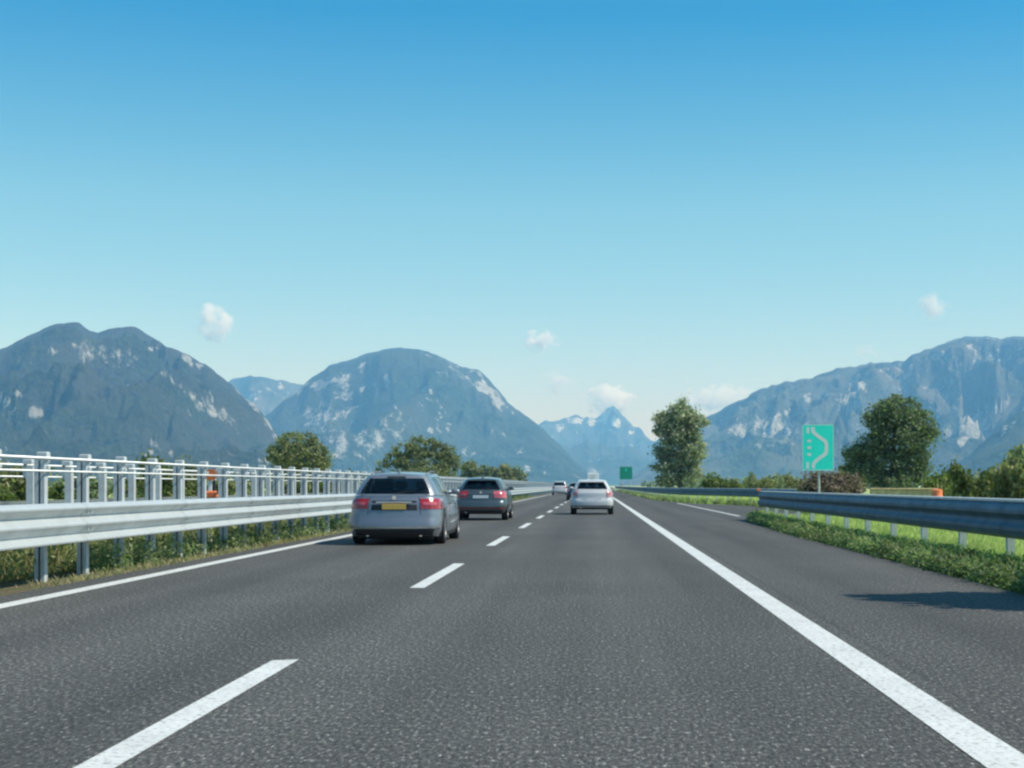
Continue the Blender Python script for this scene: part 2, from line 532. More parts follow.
# ------------------------------------------------------------------ signs
def rounded(w, h, r, n=5):
    pts = []
    for cx, cz, a0 in ((w / 2 - r, -h / 2 + r, -90), (w / 2 - r, h / 2 - r, 0), (-w / 2 + r, h / 2 - r, 90), (-w / 2 + r, -h / 2 + r, 180)):
        for k in range(n + 1):
            a = R(a0 + 90 * k / n)
            pts.append((cx + r * math.cos(a), cz + r * math.sin(a)))
    return pts

def ribbon(pts, w):
    out_l, out_r = [], []
    P = [Vector((p[0], 0, p[1])) for p in pts]
    for i, p in enumerate(P):
        d = (P[min(i + 1, len(P) - 1)] - P[max(i - 1, 0)]).normalized()
        nrm = Vector((-d.z, 0, d.x))
        ww = w[i] if hasattr(w, '__len__') else w
        out_l.append((p + nrm * ww / 2)); out_r.append((p - nrm * ww / 2))
    return out_l, out_r

SY = 70.0
sx, sz = at(818, SY), zat(447.5, SY)
sw, sh = 31.5 / F * SY, 46 / F * SY
root = tag(empty('road_sign', (sx, SY, 0), R(-2)), 'bright green lay-by sign with white curved road symbol on one post', 'road sign')
mb = MB()
mb.tube([(.05, .06, -.3), (.05, .06, sz + sh * .35)], .055, 12)
mb.build('post', M['post_grey'], root, True, 40)
mb = MB()
mb.prism([(x, z + sz) for x, z in rounded(sw, sh, .08)], -.02, .0)
panel = mb.build('panel', M['sign_green'], root)
mb = MB()                                             # border line
o_, i_ = rounded(sw - .03, sh - .03, .07), rounded(sw - .075, sh - .075, .05)
n_ = len(o_)
mb.add([(x, -.024, z + sz) for x, z in o_] + [(x, -.024, z + sz) for x, z in i_], [(a, (a + 1) % n_, n_ + (a + 1) % n_, n_ + a) for a in range(n_)])
def sp(px, py):                                       # the zoomed photo's panel, left-top (110,85) to right-bottom (395,495)
    return ((px - 252.5) / 285 * sw, sz - (py - 290) / 410 * sh)
def smoothed(pts, n=6):
    out = []
    for i in range(len(pts) - 1):
        p0, p1, p2, p3 = [np.array(pts[max(0, min(len(pts) - 1, i + q))], float) for q in (-1, 0, 1, 2)]
        for k in range(n):
            t = k / n
            out.append(tuple(.5 * ((2 * p1) + (-p0 + p2) * t + (2 * p0 - 5 * p1 + 4 * p2 - p3) * t * t + (-p0 + 3 * p1 - 3 * p2 + p3) * t ** 3)))
    out.append(pts[-1])
    return out
path = smoothed([sp(205, 108), sp(210, 150), sp(262, 196), sp(318, 238), sp(328, 290), sp(318, 345), sp(262, 386), sp(216, 430), sp(208, 475)])
a_, b_ = ribbon(path, .16)
mb.grid([[(p.x, -.024, p.z) for p in a_], [(p.x, -.024, p.z) for p in b_]])
for (q, p0, p1, w) in ((0, (160, 110), (160, 165), .13), (0, (158, 420), (158, 478), .13)):
    a_, b_ = ribbon([sp(*p0), sp(*p1)], w)
    mb.grid([[(p.x, -.024, p.z) for p in a_], [(p.x, -.024, p.z) for p in b_]])
for zy in (232, 292, 352):
    a_, b_ = ribbon([sp(155, zy), sp(190, zy)], .12)
    mb.grid([[(p.x, -.024, p.z) for p in a_], [(p.x, -.024, p.z) for p in b_]])
mb.build('symbol', M['sign_white'], panel)

FY = 250.0
root = tag(empty('road_sign', (at(626, FY), FY, 0)), 'small dark green sign far down the right verge', 'road sign')
mb = MB()
for q in (-.7, .7): mb.tube([(q, .08, -.2), (q, .08, 3.8)], .06, 8)
mb.build('post', M['post_grey'], root, True)
mb = MB()
mb.prism([(x, z + zat(473, FY)) for x, z in rounded(2.1, 2.1, .1)], -.02, 0)
pn = mb.build('panel', M['sign_dark_green'], root)
mb = MB()
mb.prism([(-.1, zat(471, FY)), (.1, zat(471, FY)), (.0, zat(467, FY))], -.03, -.024)
mb.build('symbol', M['sign_green'], pn)

# ------------------------------------------------------------------ cars
def contour(y0, y1, w, rr, rf, bow_r, bow_f, taper, nside=14, nc=8, nr=8):
    """right half of a plan outline from rear centre to front centre, list of (x, y, zone)"""
    pts = []
    for k in range(nr):
        pts.append(((w - rr) * k / nr, y0, 'rear'))
    for k in range(nc):
        a = R(-90 + 90 * k / nc)
        pts.append((w - rr + rr * math.cos(a), y0 + rr + rr * math.sin(a), 'rc'))
    for k in range(nside):
        pts.append((w, y0 + rr + (y1 - y0 - rr - rf) * k / nside, 'side'))
    for k in range(nc):
        a = R(90 * k / nc)
        pts.append((w - rf + rf * math.cos(a), y1 - rf + rf * math.sin(a), 'fc'))
    for k in range(nr + 1):
        pts.append(((w - rf) * (1 - k / nr), y1, 'front'))
    ym, hl = (y0 + y1) / 2, (y1 - y0) / 2
    out = []
    for x, y, zn in pts:
        u = (y - ym) / hl
        x2 = x * (1 - taper * abs(u) ** 2.5)
        b = bow_r if u < 0 else -bow_f
        y2 = y + b * (x / w) ** 2 * (1 if abs(u) > .8 else 0 if abs(u) < .5 else (abs(u) - .5) / .3)
        out.append((x2, y2, zn))
    return out

def interp(tab, x):
    if x <= tab[0][0]: return tab[0][1]
    for (a, va), (b, vb) in zip(tab[:-1], tab[1:]):
        if x <= b:
            t = (x - a) / (b - a)
            t = t * t * (3 - 2 * t)
            return va + (vb - va) * t
    return tab[-1][1]

def make_car(p, name, label, cat, paint, detail=True):
    L, W, H = p['L'], p['W'] / 2, p['H']
    belt, clear = p['belt'], p['clear']
    root = tag(empty(name), label, cat)
    NS = 47
    # body sides as a stack of outlines; v = 0 sill ... 1 shoulder
    def S(i, v, off=0.0, mirror=1):
        wv = interp([(0, .93), (.18, .985), (.45, 1.0), (.8, .975), (1, .93)], v) * W
        y0 = interp(p['tail'], v)
        y1 = L - interp([(0, .10), (.25, 0), (.5, .03), (1, .16)], v)
        c = contour(y0, y1, wv, p.get('rr', .24), .5, .10, .22, .05)
        def P(k):
            k0 = int(max(0, min(len(c) - 1, math.floor(k)))); k1 = min(len(c) - 1, k0 + 1); t = k - k0
            return (c[k0][0] * (1 - t) + c[k1][0] * t, c[k0][1] * (1 - t) + c[k1][1] * t)
        x, y = P(i)
        if off:
            a, b = P(max(0, i - .5)), P(min(len(c) - 1, i + .5))
            tx, ty = b[0] - a[0], b[1] - a[1]
            l = math.hypot(tx, ty) or 1
            x += ty / l * off; y -= tx / l * off
        zt = interp([(0, belt + .02), (p['w1'] - .1, belt), (p['w1'] + .1, belt - .02), (L - .5, belt - .16), (L, belt - .30)], y)
        zb = clear + interp([(0, .04), (.5, 0), (L - .6, 0), (L, .02)], y)
        return (x * mirror, y, zb + (zt - zb) * v)
    NI = 8 + 8 + 14 + 8 + 9
    vs = [0, .06, .14, .22, .30, .38, .42, .46, .54, .62, .70, .78, .86, .93, .97, 1.0]
    body = MB()
    for mir in (1, -1):
        rows = [[S(i, v, 0, mir) for i in range(NI)] for v in vs]
        if mir < 0: rows = [r[::-1] for r in rows]
        body.grid(rows)
    for zrow, flip in ((1.0, False), (0.0, True)):      # top deck / bonnet and underside
        rows = []
        for i in range(NI):
            x, y, z = S(i, zrow)
            cr = (.035 if zrow else 0) * min(1, x / W)
            rows.append([(x * q, y, z + cr * (1 - q * q)) for q in ((1, .66, .33, 0, -.33, -.66, -1) if not flip else (-1, -.5, 0, .5, 1))])
        body.grid(rows)
    # cabin
    gb = contour(p['g0'], p['w1'], p['wb'], p.get('gr', .16), .30, .03, .18, .04)
    gr_ = contour(p['r0'], p['r1'], p['wr'], .16, .25, .05, .10, .04)
    def G(i, t, off=0.0, mir=1):
        k0 = int(math.floor(i)); k1 = min(NI - 1, k0 + 1); q = i - k0
        a = [gb[k0][j] * (1 - q) + gb[k1][j] * q for j in (0, 1)]
        b = [gr_[k0][j] * (1 - q) + gr_[k1][j] * q for j in (0, 1)]
        zb = interp([(0, belt + .03), (p['w1'] - .2, belt + .01), (p['w1'], belt)], a[1])
        zr = H - .045 - interp([(p['r0'], p.get('rdrop', .05)), (p['r0'] + 1.2, 0), (p['r1'] - .7, .0), (p['r1'], .05)], b[1])
        bul = math.sin(t * math.pi) * .03
        x = a[0] * (1 - t) + b[0] * t
        y = a[1] * (1 - t) + b[1] * t
        cx_, cy_ = (x / p['wb']), (y - (p['g0'] + p['w1']) / 2) / ((p['w1'] - p['g0']) / 2)
        l = math.hypot(cx_, cy_) or 1
        x += cx_ / l * (bul + off); y += cy_ / l * (bul + off)
        return (x * mir, y, zb + (zr - zb) * t)
    def band(mb_, i0, i1, t0, t1, off, ni=8, nt_=5, mirs=(1, -1)):
        for mir in mirs:
            rows = [[G(i0 + (i1 - i0) * a / ni, t0 + (t1 - t0) * b / nt_, off, mir) for a in range(ni + 1)] for b in range(nt_ + 1)]
            if mir < 0: rows = [r[::-1] for r in rows]
            mb_.grid(rows)
    T0, T1 = .05, p.get('glass_top', .86)
    band(body, 0, NI - 1, T1, 1.0, 0, NI * 2, 2)
    band(body, 0, NI - 1, 0.0, T0, 0, NI * 2, 1)
    rear_i = p.get('rear_i', 8.6)
    for a, b in ((rear_i, 17.2), (21.0, 21.8), (25.6, 26.2), (29.4, 37.6)):
        band(body, a, b, T0, T1, 0, 8, 4)
    rows = []                                             # roof skin
    for i in range(NI):
        x, y, z = G(i, 1.0)
        cr = .045 * min(1, x / p['wr'])
        rows.append([(x * q, y, z + cr * (1 - abs(q) ** 2.5)) for q in (1, .85, .6, .3, 0, -.3, -.6, -.85, -1)])
    body.grid(rows)
    body.build('body', paint, root, True, 38)
    # glass
    def glass(nm, parts, mirs=(1,), off=-.006):
        mb_ = MB()
        for a, b in parts: band(mb_, a, b, T0 - .01, T1 + .01, off, 10, 5, mirs)
        return mb_.build(nm, M['glass'], root, True, 60)
    glass('rear_window', [(0, rear_i + .05)], (1, -1))
    glass('windscreen', [(37.5, NI - 1)], (1, -1))
    for mir in (1, -1):
        for a, b in ((17.1, 21.1), (21.7, 25.7), (26.1, 29.5)):
            glass('side_window', [(a, b)], (mir,))
    # seats
    for (sx_, sy_) in ((-.38, p['w1'] - 1.45), (.38, p['w1'] - 1.45), (-.42, p['w1'] - 2.35), (.42, p['w1'] - 2.35), (0, p['w1'] - 2.35)):
        mb_ = MB()
        mb_.box((sx_, sy_, belt - .12), (.46, .12, .5), .05)
        mb_.box((sx_, sy_, belt + .22), (.24, .09, .17), .04)
        mb_.build('seat', M['interior'], root)
    # patches of the outer skin
    def patch(i0, i1, v0, v1, off, ni=10, nv=4, mirs=(1,), mb_=None, thick=True):
        mb_ = mb_ or MB()
        for mir in mirs:
            rows = []
            for b in range(nv + 1):
                v = v0 + (v1 - v0) * b / nv
                rows.append([S(i0 + (i1 - i0) * a / ni, v, off, mir) for a in range(ni + 1)])
            rows = [[S(i0 + (i1 - i0) * a / ni, v0, -.01, mir) for a in range(ni + 1)]] + rows + [[S(i0 + (i1 - i0) * a / ni, v1, -.01, mir) for a in range(ni + 1)]]
            rows = [[S(i0, (v0 + (v1 - v0) * max(0, min(nv, b - 1)) / nv), -.01, mir)] + r + [S(i1, (v0 + (v1 - v0) * max(0, min(nv, b - 1)) / nv), -.01, mir)] for b, r in enumerate(rows)]
            if mir < 0: rows = [r[::-1] for r in rows]
            mb_.grid(rows)
        return mb_
    span = (belt + .02 - clear - .04)
    V = lambda z: (z - clear - .04) / span
    la = p['lights']                                      # (i0, i1, z0, z1)
    for mir, mm in ((1, p.get('lamp_r', M['red'])), (-1, p.get('lamp_l', M['red']))):
        lt = patch(la[0], la[1], V(la[2]), V(la[3]), .012, 12, 5, (mir,)).build('tail_light', mm, root, True, 50)
        patch(la[0] + .6, la[0] + (la[1] - la[0]) * .55, V(la[2] + (la[3] - la[2]) * .38), V(la[2] + (la[3] - la[2]) * .66), .017, 6, 2, (mir,)).build('lamp_lens', M['pink'], lt, True, 50)
    if p.get('recess'):
        a, z0, z1 = p['recess']
        patch(0, a, V(z0), V(z1), .004, 8, 2, (1, -1)).build('plate_recess', M['blacktrim'] if p.get('recess_black') else paint, root, True, 50)
    pz0, pz1, pw = p['plate']
    yb = S(0, V((pz0 + pz1) / 2))[1]
    mb_ = MB()
    mb_.box((p.get('plate_x', 0), yb - .014, (pz0 + pz1) / 2), (pw, .012, pz1 - pz0), .004)
    pl = mb_.build('number_plate', p['plate_mat'], root)
    patch(0, 12, V(p['strip'][0]), V(p['strip'][1]), .006, 20, 1, (1, -1)).build('bumper_strip', p.get('strip_mat', M['chrome']), root, True, 50)
    patch(0, 11.5, .0, V(p['skirt']), .006, 20, 2, (1, -1)).build('rear_skirt', M['blacktrim'], root, True, 50)
    if p.get('bumper_step'):
        z0, z1 = p['bumper_step']
        patch(0, 15.5, V(z0), V(z1), .028, 24, 3, (1, -1)).build('bumper', paint, root, True, 40)
    # tailgate seam, door seams
    mb_ = MB()
    patch(la[0] - .25, la[0] - .12, V(p['strip'][1] + .02), .96, .003, 1, 8, (1, -1), mb_)
    for i in (21.3, 25.8, 29.6):
        patch(i, i + .06, .12, .97, .003, 1, 8, (1, -1), mb_)
    mb_.build('panel_gap', M['blacktrim'], root)
    for mir in (1, -1):
        for i in (21.9, 26.3):
            a = S(i, .80, .02, mir)
            mb_ = MB(); mb_.box(a, (.03, .17, .028), .008); mb_.build('door_handle', paint, root)
    patch(16.5, 29.8, .0, .09, .012, 14, 2, (1, -1)).build('sill_trim', M['blacktrim'], root, True, 50)
    # mirrors
    for mir in (1, -1):
        x, y, z = G(29.5, .06, 0, mir)
        mb_ = MB()
        mb_.box((x + mir * .12, y, z + .05), (.17, .10, .12), .035)
        mb_.box((x + mir * .03, y, z + .02), (.10, .05, .05), .012)
        mb_.build('wing_mirror', p.get('mirror_mat', paint), root, True, 50)
    # wheels
    rw = p['wheel']
    tw = .105
    for yy in (p['ax'][0], p['ax'][1]):
        for mir in (1, -1):
            x = (W - .115) * mir
            mb_ = MB()
            prof = [(-tw, rw * .66), (-tw, rw * .90), (-tw * .85, rw * .975), (-tw * .5, rw), (tw * .5, rw), (tw * .85, rw * .975), (tw, rw * .90), (tw, rw * .66), (tw * .6, rw * .6), (-tw * .6, rw * .6), (-tw, rw * .66)]
            mb_.lathe_x(prof, (0, 0, 0), 32)
            wh = mb_.build('wheel', M['tyre'], root, True, 50, (x, yy, rw))
            mb_ = MB()
            mb_.lathe_x([(mir * tw * .75, rw * .66), (mir * tw * .95, rw * .64), (mir * tw * .3, rw * .55)], (0, 0, 0), 32)
            for k in range(5):
                rot = Matrix.Rotation(2 * math.pi * k / 5, 3, 'X')
                mb_.box(tuple(rot @ Vector((mir * tw * .7, 0, rw * .34))), (.03, .075, rw * .62), .01, rot)
            mb_.lathe_x([(mir * tw * .5, .09), (mir * tw * .9, .08), (mir * tw * .95, .0)], (0, 0, 0), 16)
            mb_.lathe_x([(mir * tw * .2, rw * .6), (mir * tw * .15, 0)], (0, 0, 0), 16)
            mb_.build('rim', M['rim'], wh, True, 40)
            mb_ = MB()
            n = 24
            for ang in range(n):
                a0, a1 = R(-12 + 204 * ang / n), R(-12 + 204 * (ang + 1) / n)
                mb_.add([( (W * .955 + .02) * mir, yy + q * math.cos(a), rw + q * math.sin(a)) for a in (a0, a1) for q in (rw * .9, rw + .07)], [(0, 1, 3, 2)])
            mb_.build('wheel_arch', M['blacktrim'], root)
    # underbody, exhaust
    mb_ = MB(); mb_.box((0, L / 2, clear + .02), (W * 1.6, L * .9, .12), .03); mb_.build('underbody', M['blacktrim'], root)
    for q in p.get('exhaust', (-.45,)):
        mb_ = MB(); mb_.tube([(q, .10, clear + .045), (q, .55, clear + .04)], .035, 12); mb_.build('exhaust_pipe', M['chrome'], root, True, 50)
    # rear wiper, badge, third brake light, aerial
    if detail:
        y_ = G(0, .10)[1]; z_ = G(0, .10)[2]
        mb_ = MB(); mb_.tube([(0, y_ - .03, z_ - .02), (.16, y_ - .03, z_ + .02), (.42, G(3, .16)[1] - .028, z_ + .045)], [.016, .010, .006], 6)
        mb_.build('rear_wiper', M['blacktrim'], root)
        yb = S(0, V(pz1 + .06))[1]
        if p.get('badge'):
            mb_ = MB(); mb_.tube([(0, yb - .012, p['badge']), (0, yb - .002, p['badge'])], .042, 16); mb_.build('badge', M['chrome'], root, True, 50)
        x, y, z = G(0, .93)
        mb_ = MB(); mb_.box((0, y - .012, z), (.36, .02, .022)); mb_.build('brake_lamp', M['blacktrim'], root)
        # handle strip above the plate
        yb = S(0, V(pz1 + .03))[1]
        mb_ = MB(); mb_.box((0, yb - .02, pz1 + .035), (pw * 1.5, .03, .03), .008); mb_.build('tailgate_grip', p.get('grip_mat', paint), root)
    x, y, z = G(0, 1.0)
    mb_ = MB(); mb_.prism([(-.03, H - .03), (.03, H - .03), (.012, H + .05), (-.012, H + .05)], y + .28, y + .42); mb_.build('aerial_fin', paint, root)
    if p.get('spoiler'):
        mb_ = MB()
        mb_.box((0, p['r0'] - .06, H - .075 - p.get('rdrop', .05)), (p['wr'] * 1.72, .24, .035), .015)
        mb_.build('roof_spoiler', paint, root)
    if p.get('rails'):
        for mir in (1, -1):
            pts = [G(i, 1.0, 0, mir) for i in (17, 19, 21, 23, 25, 27, 29)]
            pts = [(a - mir * .05, b, c + .045 + (0 if 0 < k < 6 else -.03)) for k, (a, b, c) in enumerate(pts)]
            mb_ = MB(); mb_.tube(pts, .017, 8); mb_.build('roof_rail', M['rim'], root, True)
    return root

estate = dict(L=4.9, W=1.86, H=1.455, belt=.955, clear=.16, tail=[(0, .05), (.10, 0), (.36, .0), (.42, .05), (.75, .075), (1, .14)],
              g0=.22, w1=3.55, wb=.84, r0=.50, r1=2.85, wr=.61, rear_i=10.2, glass_top=.86, rdrop=.045,
              lights=(6.5, 17.4, .715, .915), recess=(5.6, .685, .875), recess_black=True, plate=(.70, .81, .47), plate_mat=M['plate_y'], plate_x=.0,
              strip=(.335, .35), skirt=.32, bumper_step=(.35, .60), wheel=.325, ax=(.98, 3.85), exhaust=(-.52, .52), badge=.93,
              rails=True, lamp_r=M['red'], grip_mat=M['chrome'], gr=.2)
car = make_car(estate, 'estate_car', 'silver estate car with yellow number plate and tall red tail lights in the left lane', 'car', M['silver'])
car.location = (-3.93, 29.25, 0)

hatch = dict(L=4.25, W=1.77, H=1.46, belt=.99, clear=.25, tail=[(0, .06), (.12, 0), (.40, 0), (.46, .06), (.8, .08), (1, .16)],
             g0=.24, w1=3.15, wb=.79, r0=.62, r1=2.45, wr=.56, rear_i=9.4, glass_top=.84, rdrop=.04,
             lights=(5.9, 16.5, .76, .98), recess=(5.5, .73, .88), recess_black=False, plate=(.745, .855, .52), plate_mat=M['plate_w'],
             strip=(.40, .43), skirt=.34, bumper_step=(.46, .66), wheel=.315, ax=(.80, 3.38), exhaust=(-.5,), badge=.94, spoiler=True,
             strip_mat=M['red'], lamp_r=M['pink'])  # right lens paler than left: lit and shaded sides set by colour
car = make_car(hatch, 'hatchback_car', 'dark graphite hatchback with white plate ahead of the silver estate', 'car', M['graphite'])
car.location = (at(480.5, 50), 50, 0)

small = dict(L=4.05, W=1.74, H=1.43, belt=.98, clear=.25, tail=[(0, .06), (.12, 0), (.42, 0), (.48, .05), (.8, .06), (1, .14)],
             g0=.22, w1=3.05, wb=.77, r0=.55, r1=2.35, wr=.57, rear_i=9.3, glass_top=.84, rdrop=.04,
             lights=(8.2, 15.5, .72, .96), recess=None, plate=(.50, .61, .50), plate_mat=M['plate_w'],
             strip=(.34, .36), skirt=.30, bumper_step=(.38, .64), wheel=.30, ax=(.72, 3.25), exhaust=(-.45,), spoiler=True,
             strip_mat=M['blacktrim'], lamp_r=M['faint_red'], lamp_l=M['faint_red'])
car = make_car(small, 'hatchback_car', 'white hatchback alone in the middle of the right lane', 'car', M['white'])
car.location = (at(592, 60), 60, 0)

far_dark = dict(small, H=1.42)
car = make_car(far_dark, 'hatchback_car', 'dark far car half hidden behind the white hatchback', 'car', M['navy'], False)
car.location = (at(577.5, 116), 116, 0)
mpv = dict(small, H=1.70, W=1.9, L=4.5, belt=1.1, w1=3.4, r0=.4, r1=2.7, wb=.84, wr=.70, lights=(7.4, 16, .8, 1.1), wheel=.33, ax=(.85, 3.6), rdrop=.03)
car = make_car(mpv, 'people_carrier', 'distant white people carrier near the end of the left lane', 'car', M['white'], False)
car.location = (at(559.5, 183), 183, 0)

# box truck
TY = 300.0
root = tag(empty('box_truck', (at(593, TY), TY, 0)), 'white box truck far ahead, showing above the white hatchback roof', 'truck')
mb = MB(); mb.box((0, 3.0, 2.35), (2.3, 6.0, 2.65), .05); box = mb.build('cargo_box', M['truck_white'], root)
for q in (-.55, .55):
    mb = MB(); mb.box((q, -.02, 2.35), (1.04, .03, 2.45), .01); d = mb.build('rear_door', M['truck_white'], root)
    mb = MB(); mb.tube([(-q * .12 + q * .6, -.06, 1.2), (-q * .12 + q * .6, -.06, 3.5)], .025, 8); mb.build('lock_bar', M['chrome'], d)
mb = MB(); mb.box((0, 3.8, .85), (.9, 7.4, .28), .02); mb.build('chassis', M['blacktrim'], root)
mb = MB(); mb.box((0, 7.1, 1.65), (2.15, 1.9, 2.0), .15); mb.build('cab', M['white'], root)
mb = MB(); mb.box((0, .0, .62), (2.2, .1, .14), .02); mb.build('underrun_bar', M['blacktrim'], root)
for q in (-.95, .95):
    mb = MB(); mb.box((q, -.03, .86), (.3, .06, .14), .01); mb.build('tail_light', M['red'], root)
    for yy in (1.6, 7.0):
        mb = MB(); mb.lathe_x([(-.14, .0), (-.14, .40), (-.1, .46), (.1, .46), (.14, .40), (.14, .0)], (0, 0, 0), 24); mb.build('wheel', M['tyre'], root, True, 50, (q, yy, .46))

# ------------------------------------------------------------------ plants
def leaf_cloud(blobs, n, size, seed, clump=.35, flat=.0):
    rng = np.random.default_rng(seed)
    B = np.array(blobs, float)
    vol = (B[:, 3] * B[:, 4] * B[:, 5]) ** .75
    nc = max(10, n // 45)
    ci = rng.choice(len(B), nc, p=vol / vol.sum())
    d = rng.normal(size=(nc, 3)); d /= np.linalg.norm(d, axis=1)[:, None]
    rad = rng.uniform(.35, 1.0, nc) ** .45
    cen = B[ci, :3] + d * rad[:, None] * B[ci, 3:6]
    li = rng.integers(0, nc, n)
    csz = clump * rng.uniform(.6, 1.5, nc)
    pos = cen[li] + rng.normal(size=(n, 3)) * csz[li][:, None] * np.array([.62, .62, .5])
    pos[:, 2] = np.maximum(pos[:, 2], .04)
    a = rng.normal(size=(n, 3)); a[:, 2] *= .8; a /= np.linalg.norm(a, axis=1)[:, None]
    r = rng.normal(size=(n, 3))
    b = np.cross(a, r); b /= np.linalg.norm(b, axis=1)[:, None]
    s = size * rng.uniform(.55, 1.3, n)[:, None]
    V_ = np.stack([pos - a * s, pos - b * s * .55, pos + a * s, pos + b * s * .55], 1).reshape(-1, 3)
    return V_, n

def quads_mesh(name, V_, n, mat_, smooth=False):
    me = bpy.data.meshes.new(name)
    me.vertices.add(len(V_)); me.vertices.foreach_set('co', V_.astype(np.float32).ravel())
    me.loops.add(n * 4); me.loops.foreach_set('vertex_index', np.arange(n * 4, dtype=np.int32))
    me.polygons.add(n); me.polygons.foreach_set('loop_start', np.arange(0, n * 4, 4, dtype=np.int32))
    me.update(calc_edges=True); me.validate()
    me.materials.append(mat_)
    return me

def trunk_mesh(h, r, blobs, seed):
    rg = random.Random(seed)
    mb_ = MB()
    top = Vector((rg.uniform(-.2, .2), rg.uniform(-.2, .2), h))
    mb_.tube([(0, 0, -.2), (0, 0, .15), tuple(top * .35), tuple(top * .7), tuple(top)], [r * 1.5, r * 1.1, r * .9, r * .6, r * .2], 9)
    for b in blobs:
        s = top * rg.uniform(.25, .6)
        e = Vector(b[:3])
        m_ = (s + e) / 2 + Vector((rg.uniform(-.2, .2), rg.uniform(-.2, .2), -.1 * h * .3))
        mb_.tube([tuple(s), tuple(m_), tuple(e)], [r * .45, r * .3, r * .08], 6)
    return mb_.mesh('trunk', M['bark'], True)

def tree(name, loc, blobs, n, size, mat_, label, h, r, seed, clump=.35, group=None):
    root = tag(empty(name, (loc[0], loc[1], -.05)), label, 'tree', group)
    link('trunk', trunk_mesh(h, r, blobs, seed), root)
    V_, k = leaf_cloud(blobs, n, size, seed, clump)
    link('crown', quads_mesh('crown', V_, k, mat_), root)
    return root

def crown_from_photo(cx, Y, items, depth=.8):         # outline lumps (px, py, rx, ry) at distance Y, given their own depth
    rg = random.Random(int(cx))
    out = []
    k = Y / F
    for px, py, rx, ry in items:
        out.append(((px - cx) * k, rg.uniform(-.5, .5) * rx * k * depth, zat(py, Y) + .05, rx * k, rx * k * depth, ry * k))
    return out

Y = 165.0
tree('poplar_tree', (at(680, Y), Y), crown_from_photo(680, Y, [(680, 415, 16, 11), (664, 424, 12, 12), (694, 424, 12, 13), (680, 432, 20, 16), (662, 448, 9, 10), (692, 450, 15, 14), (680, 462, 20, 16), (662, 472, 9, 9), (668, 478, 12, 8), (692, 474, 11, 10), (681, 405, 8, 6)]),
     19000, .17, M['tree_grey'], 'tall grey-green poplar with narrow upright crown behind the far guardrail', 8.6, .26, 11, .42)
Y = 112.0
tree('broadleaf_tree', (at(894, Y), Y), crown_from_photo(894, Y, [(898, 412, 24, 15), (884, 420, 20, 16), (916, 424, 18, 17), (924, 440, 13, 14), (900, 436, 28, 20), (872, 446, 16, 13), (858, 462, 13, 12), (882, 464, 24, 16), (910, 462, 20, 16), (852, 472, 8, 8), (920, 474, 12, 10), (895, 482, 20, 10), (855, 455, 12, 11), (866, 474, 16, 12), (848, 466, 6, 6)]),
     31000, .12, M['tree_dark'], 'large rounded dark green tree beside the green lay-by sign', 6.0, .28, 12, .36)
Y = 170.0
tree('broadleaf_tree', (at(298, Y), Y), crown_from_photo(298, Y, [(298, 442, 19, 11), (283, 450, 14, 12), (314, 452, 14, 12), (298, 458, 26, 13), (274, 460, 9, 10), (322, 464, 8, 9), (298, 474, 26, 10)]),
     13000, .16, M['tree_light'], 'rounded olive-green tree standing alone above the left guardrail', 4.6, .2, 13, .4)
Y = 215.0
tree('broadleaf_tree', (at(424, Y), Y), crown_from_photo(424, Y, [(424, 446, 18, 9), (408, 452, 15, 10), (440, 453, 14, 11), (392, 461, 11, 9), (424, 462, 30, 12), (452, 464, 10, 9), (383, 467, 6, 6), (424, 476, 34, 9)]),
     15000, .19, M['tree_light'], 'broad low olive tree behind the roof of the silver estate', 5, .24, 14, .45)
Y = 430.0
for i, (px, py, rx) in enumerate(((470, 468, 9), (487, 470, 10), (503, 471, 9), (517, 472, 8))):
    tree('broadleaf_tree', (at(px, Y), Y), crown_from_photo(px, Y, [(px, py, rx * .7, 5), (px - 4, py + 4, rx * .8, 6), (px + 4, py + 4, rx * .8, 6), (px, py + 10, rx, 6)]),
         2200, .45, M['tree_dark'] if i % 2 else M['tree_light'], 'small far tree in the row above the graphite hatchback', 4, .2, 30 + i, .8, 'far trees above the hatchback')
# the tree outside the frame whose shade crosses the shoulder
tree('roadside_tree', (8.1, 14.4), [(0, 0, 1.3, .9, 2.0, 1.0), (0, .2, 2.5, 1.0, 2.1, 1.1), (.1, -.1, 3.8, .8, 1.8, 1.0), (.1, .2, 4.9, .5, 1.0, .9), (0, .3, 5.8, .3, .4, .6)],
     30000, .13, M['tree_dark'], 'narrow dense tree by the right verge shading the shoulder', 4.6, .13, 51, .22)

# bushes: a few shapes, many copies
def bush_mesh(seed, mat_, n=2600, size=.085):
    rg = random.Random(seed)
    bl = [(0, 0, .45, .55, .55, .45)]
    for k in range(7):
        a = rg.uniform(0, 6.28); q = rg.uniform(.25, .6)
        bl.append((q * math.cos(a), q * math.sin(a), rg.uniform(.25, .85), rg.uniform(.25, .4), rg.uniform(.25, .4), rg.uniform(.2, .35)))
    V_, k = leaf_cloud(bl, n, size, seed, .14)
    return quads_mesh('bush', V_, k, mat_)
BUSH = [bush_mesh(100 + i, M['bush_green']) for i in range(3)] + [bush_mesh(110 + i, M['tree_light']) for i in range(2)] + [bush_mesh(120, M['tree_dark'])]
def bush(i, x, y, w, h, label, group=None, name='bush', me=None):
    o = link(name, me or BUSH[i % len(BUSH)], None, (x, y, -.05), random.uniform(0, 6.28))
    o.scale = (w / 2, w / 2, h)
    return tag(o, label, 'bush', group)

BROWN = bush_mesh(131, M['bush_brown'], 14000, .045)
Y = 84.0
bush(0, at(836, Y), Y, 4.7, zat(471, Y) * 1.0, 'wide russet brown bush behind the post of the lay-by sign', me=BROWN)
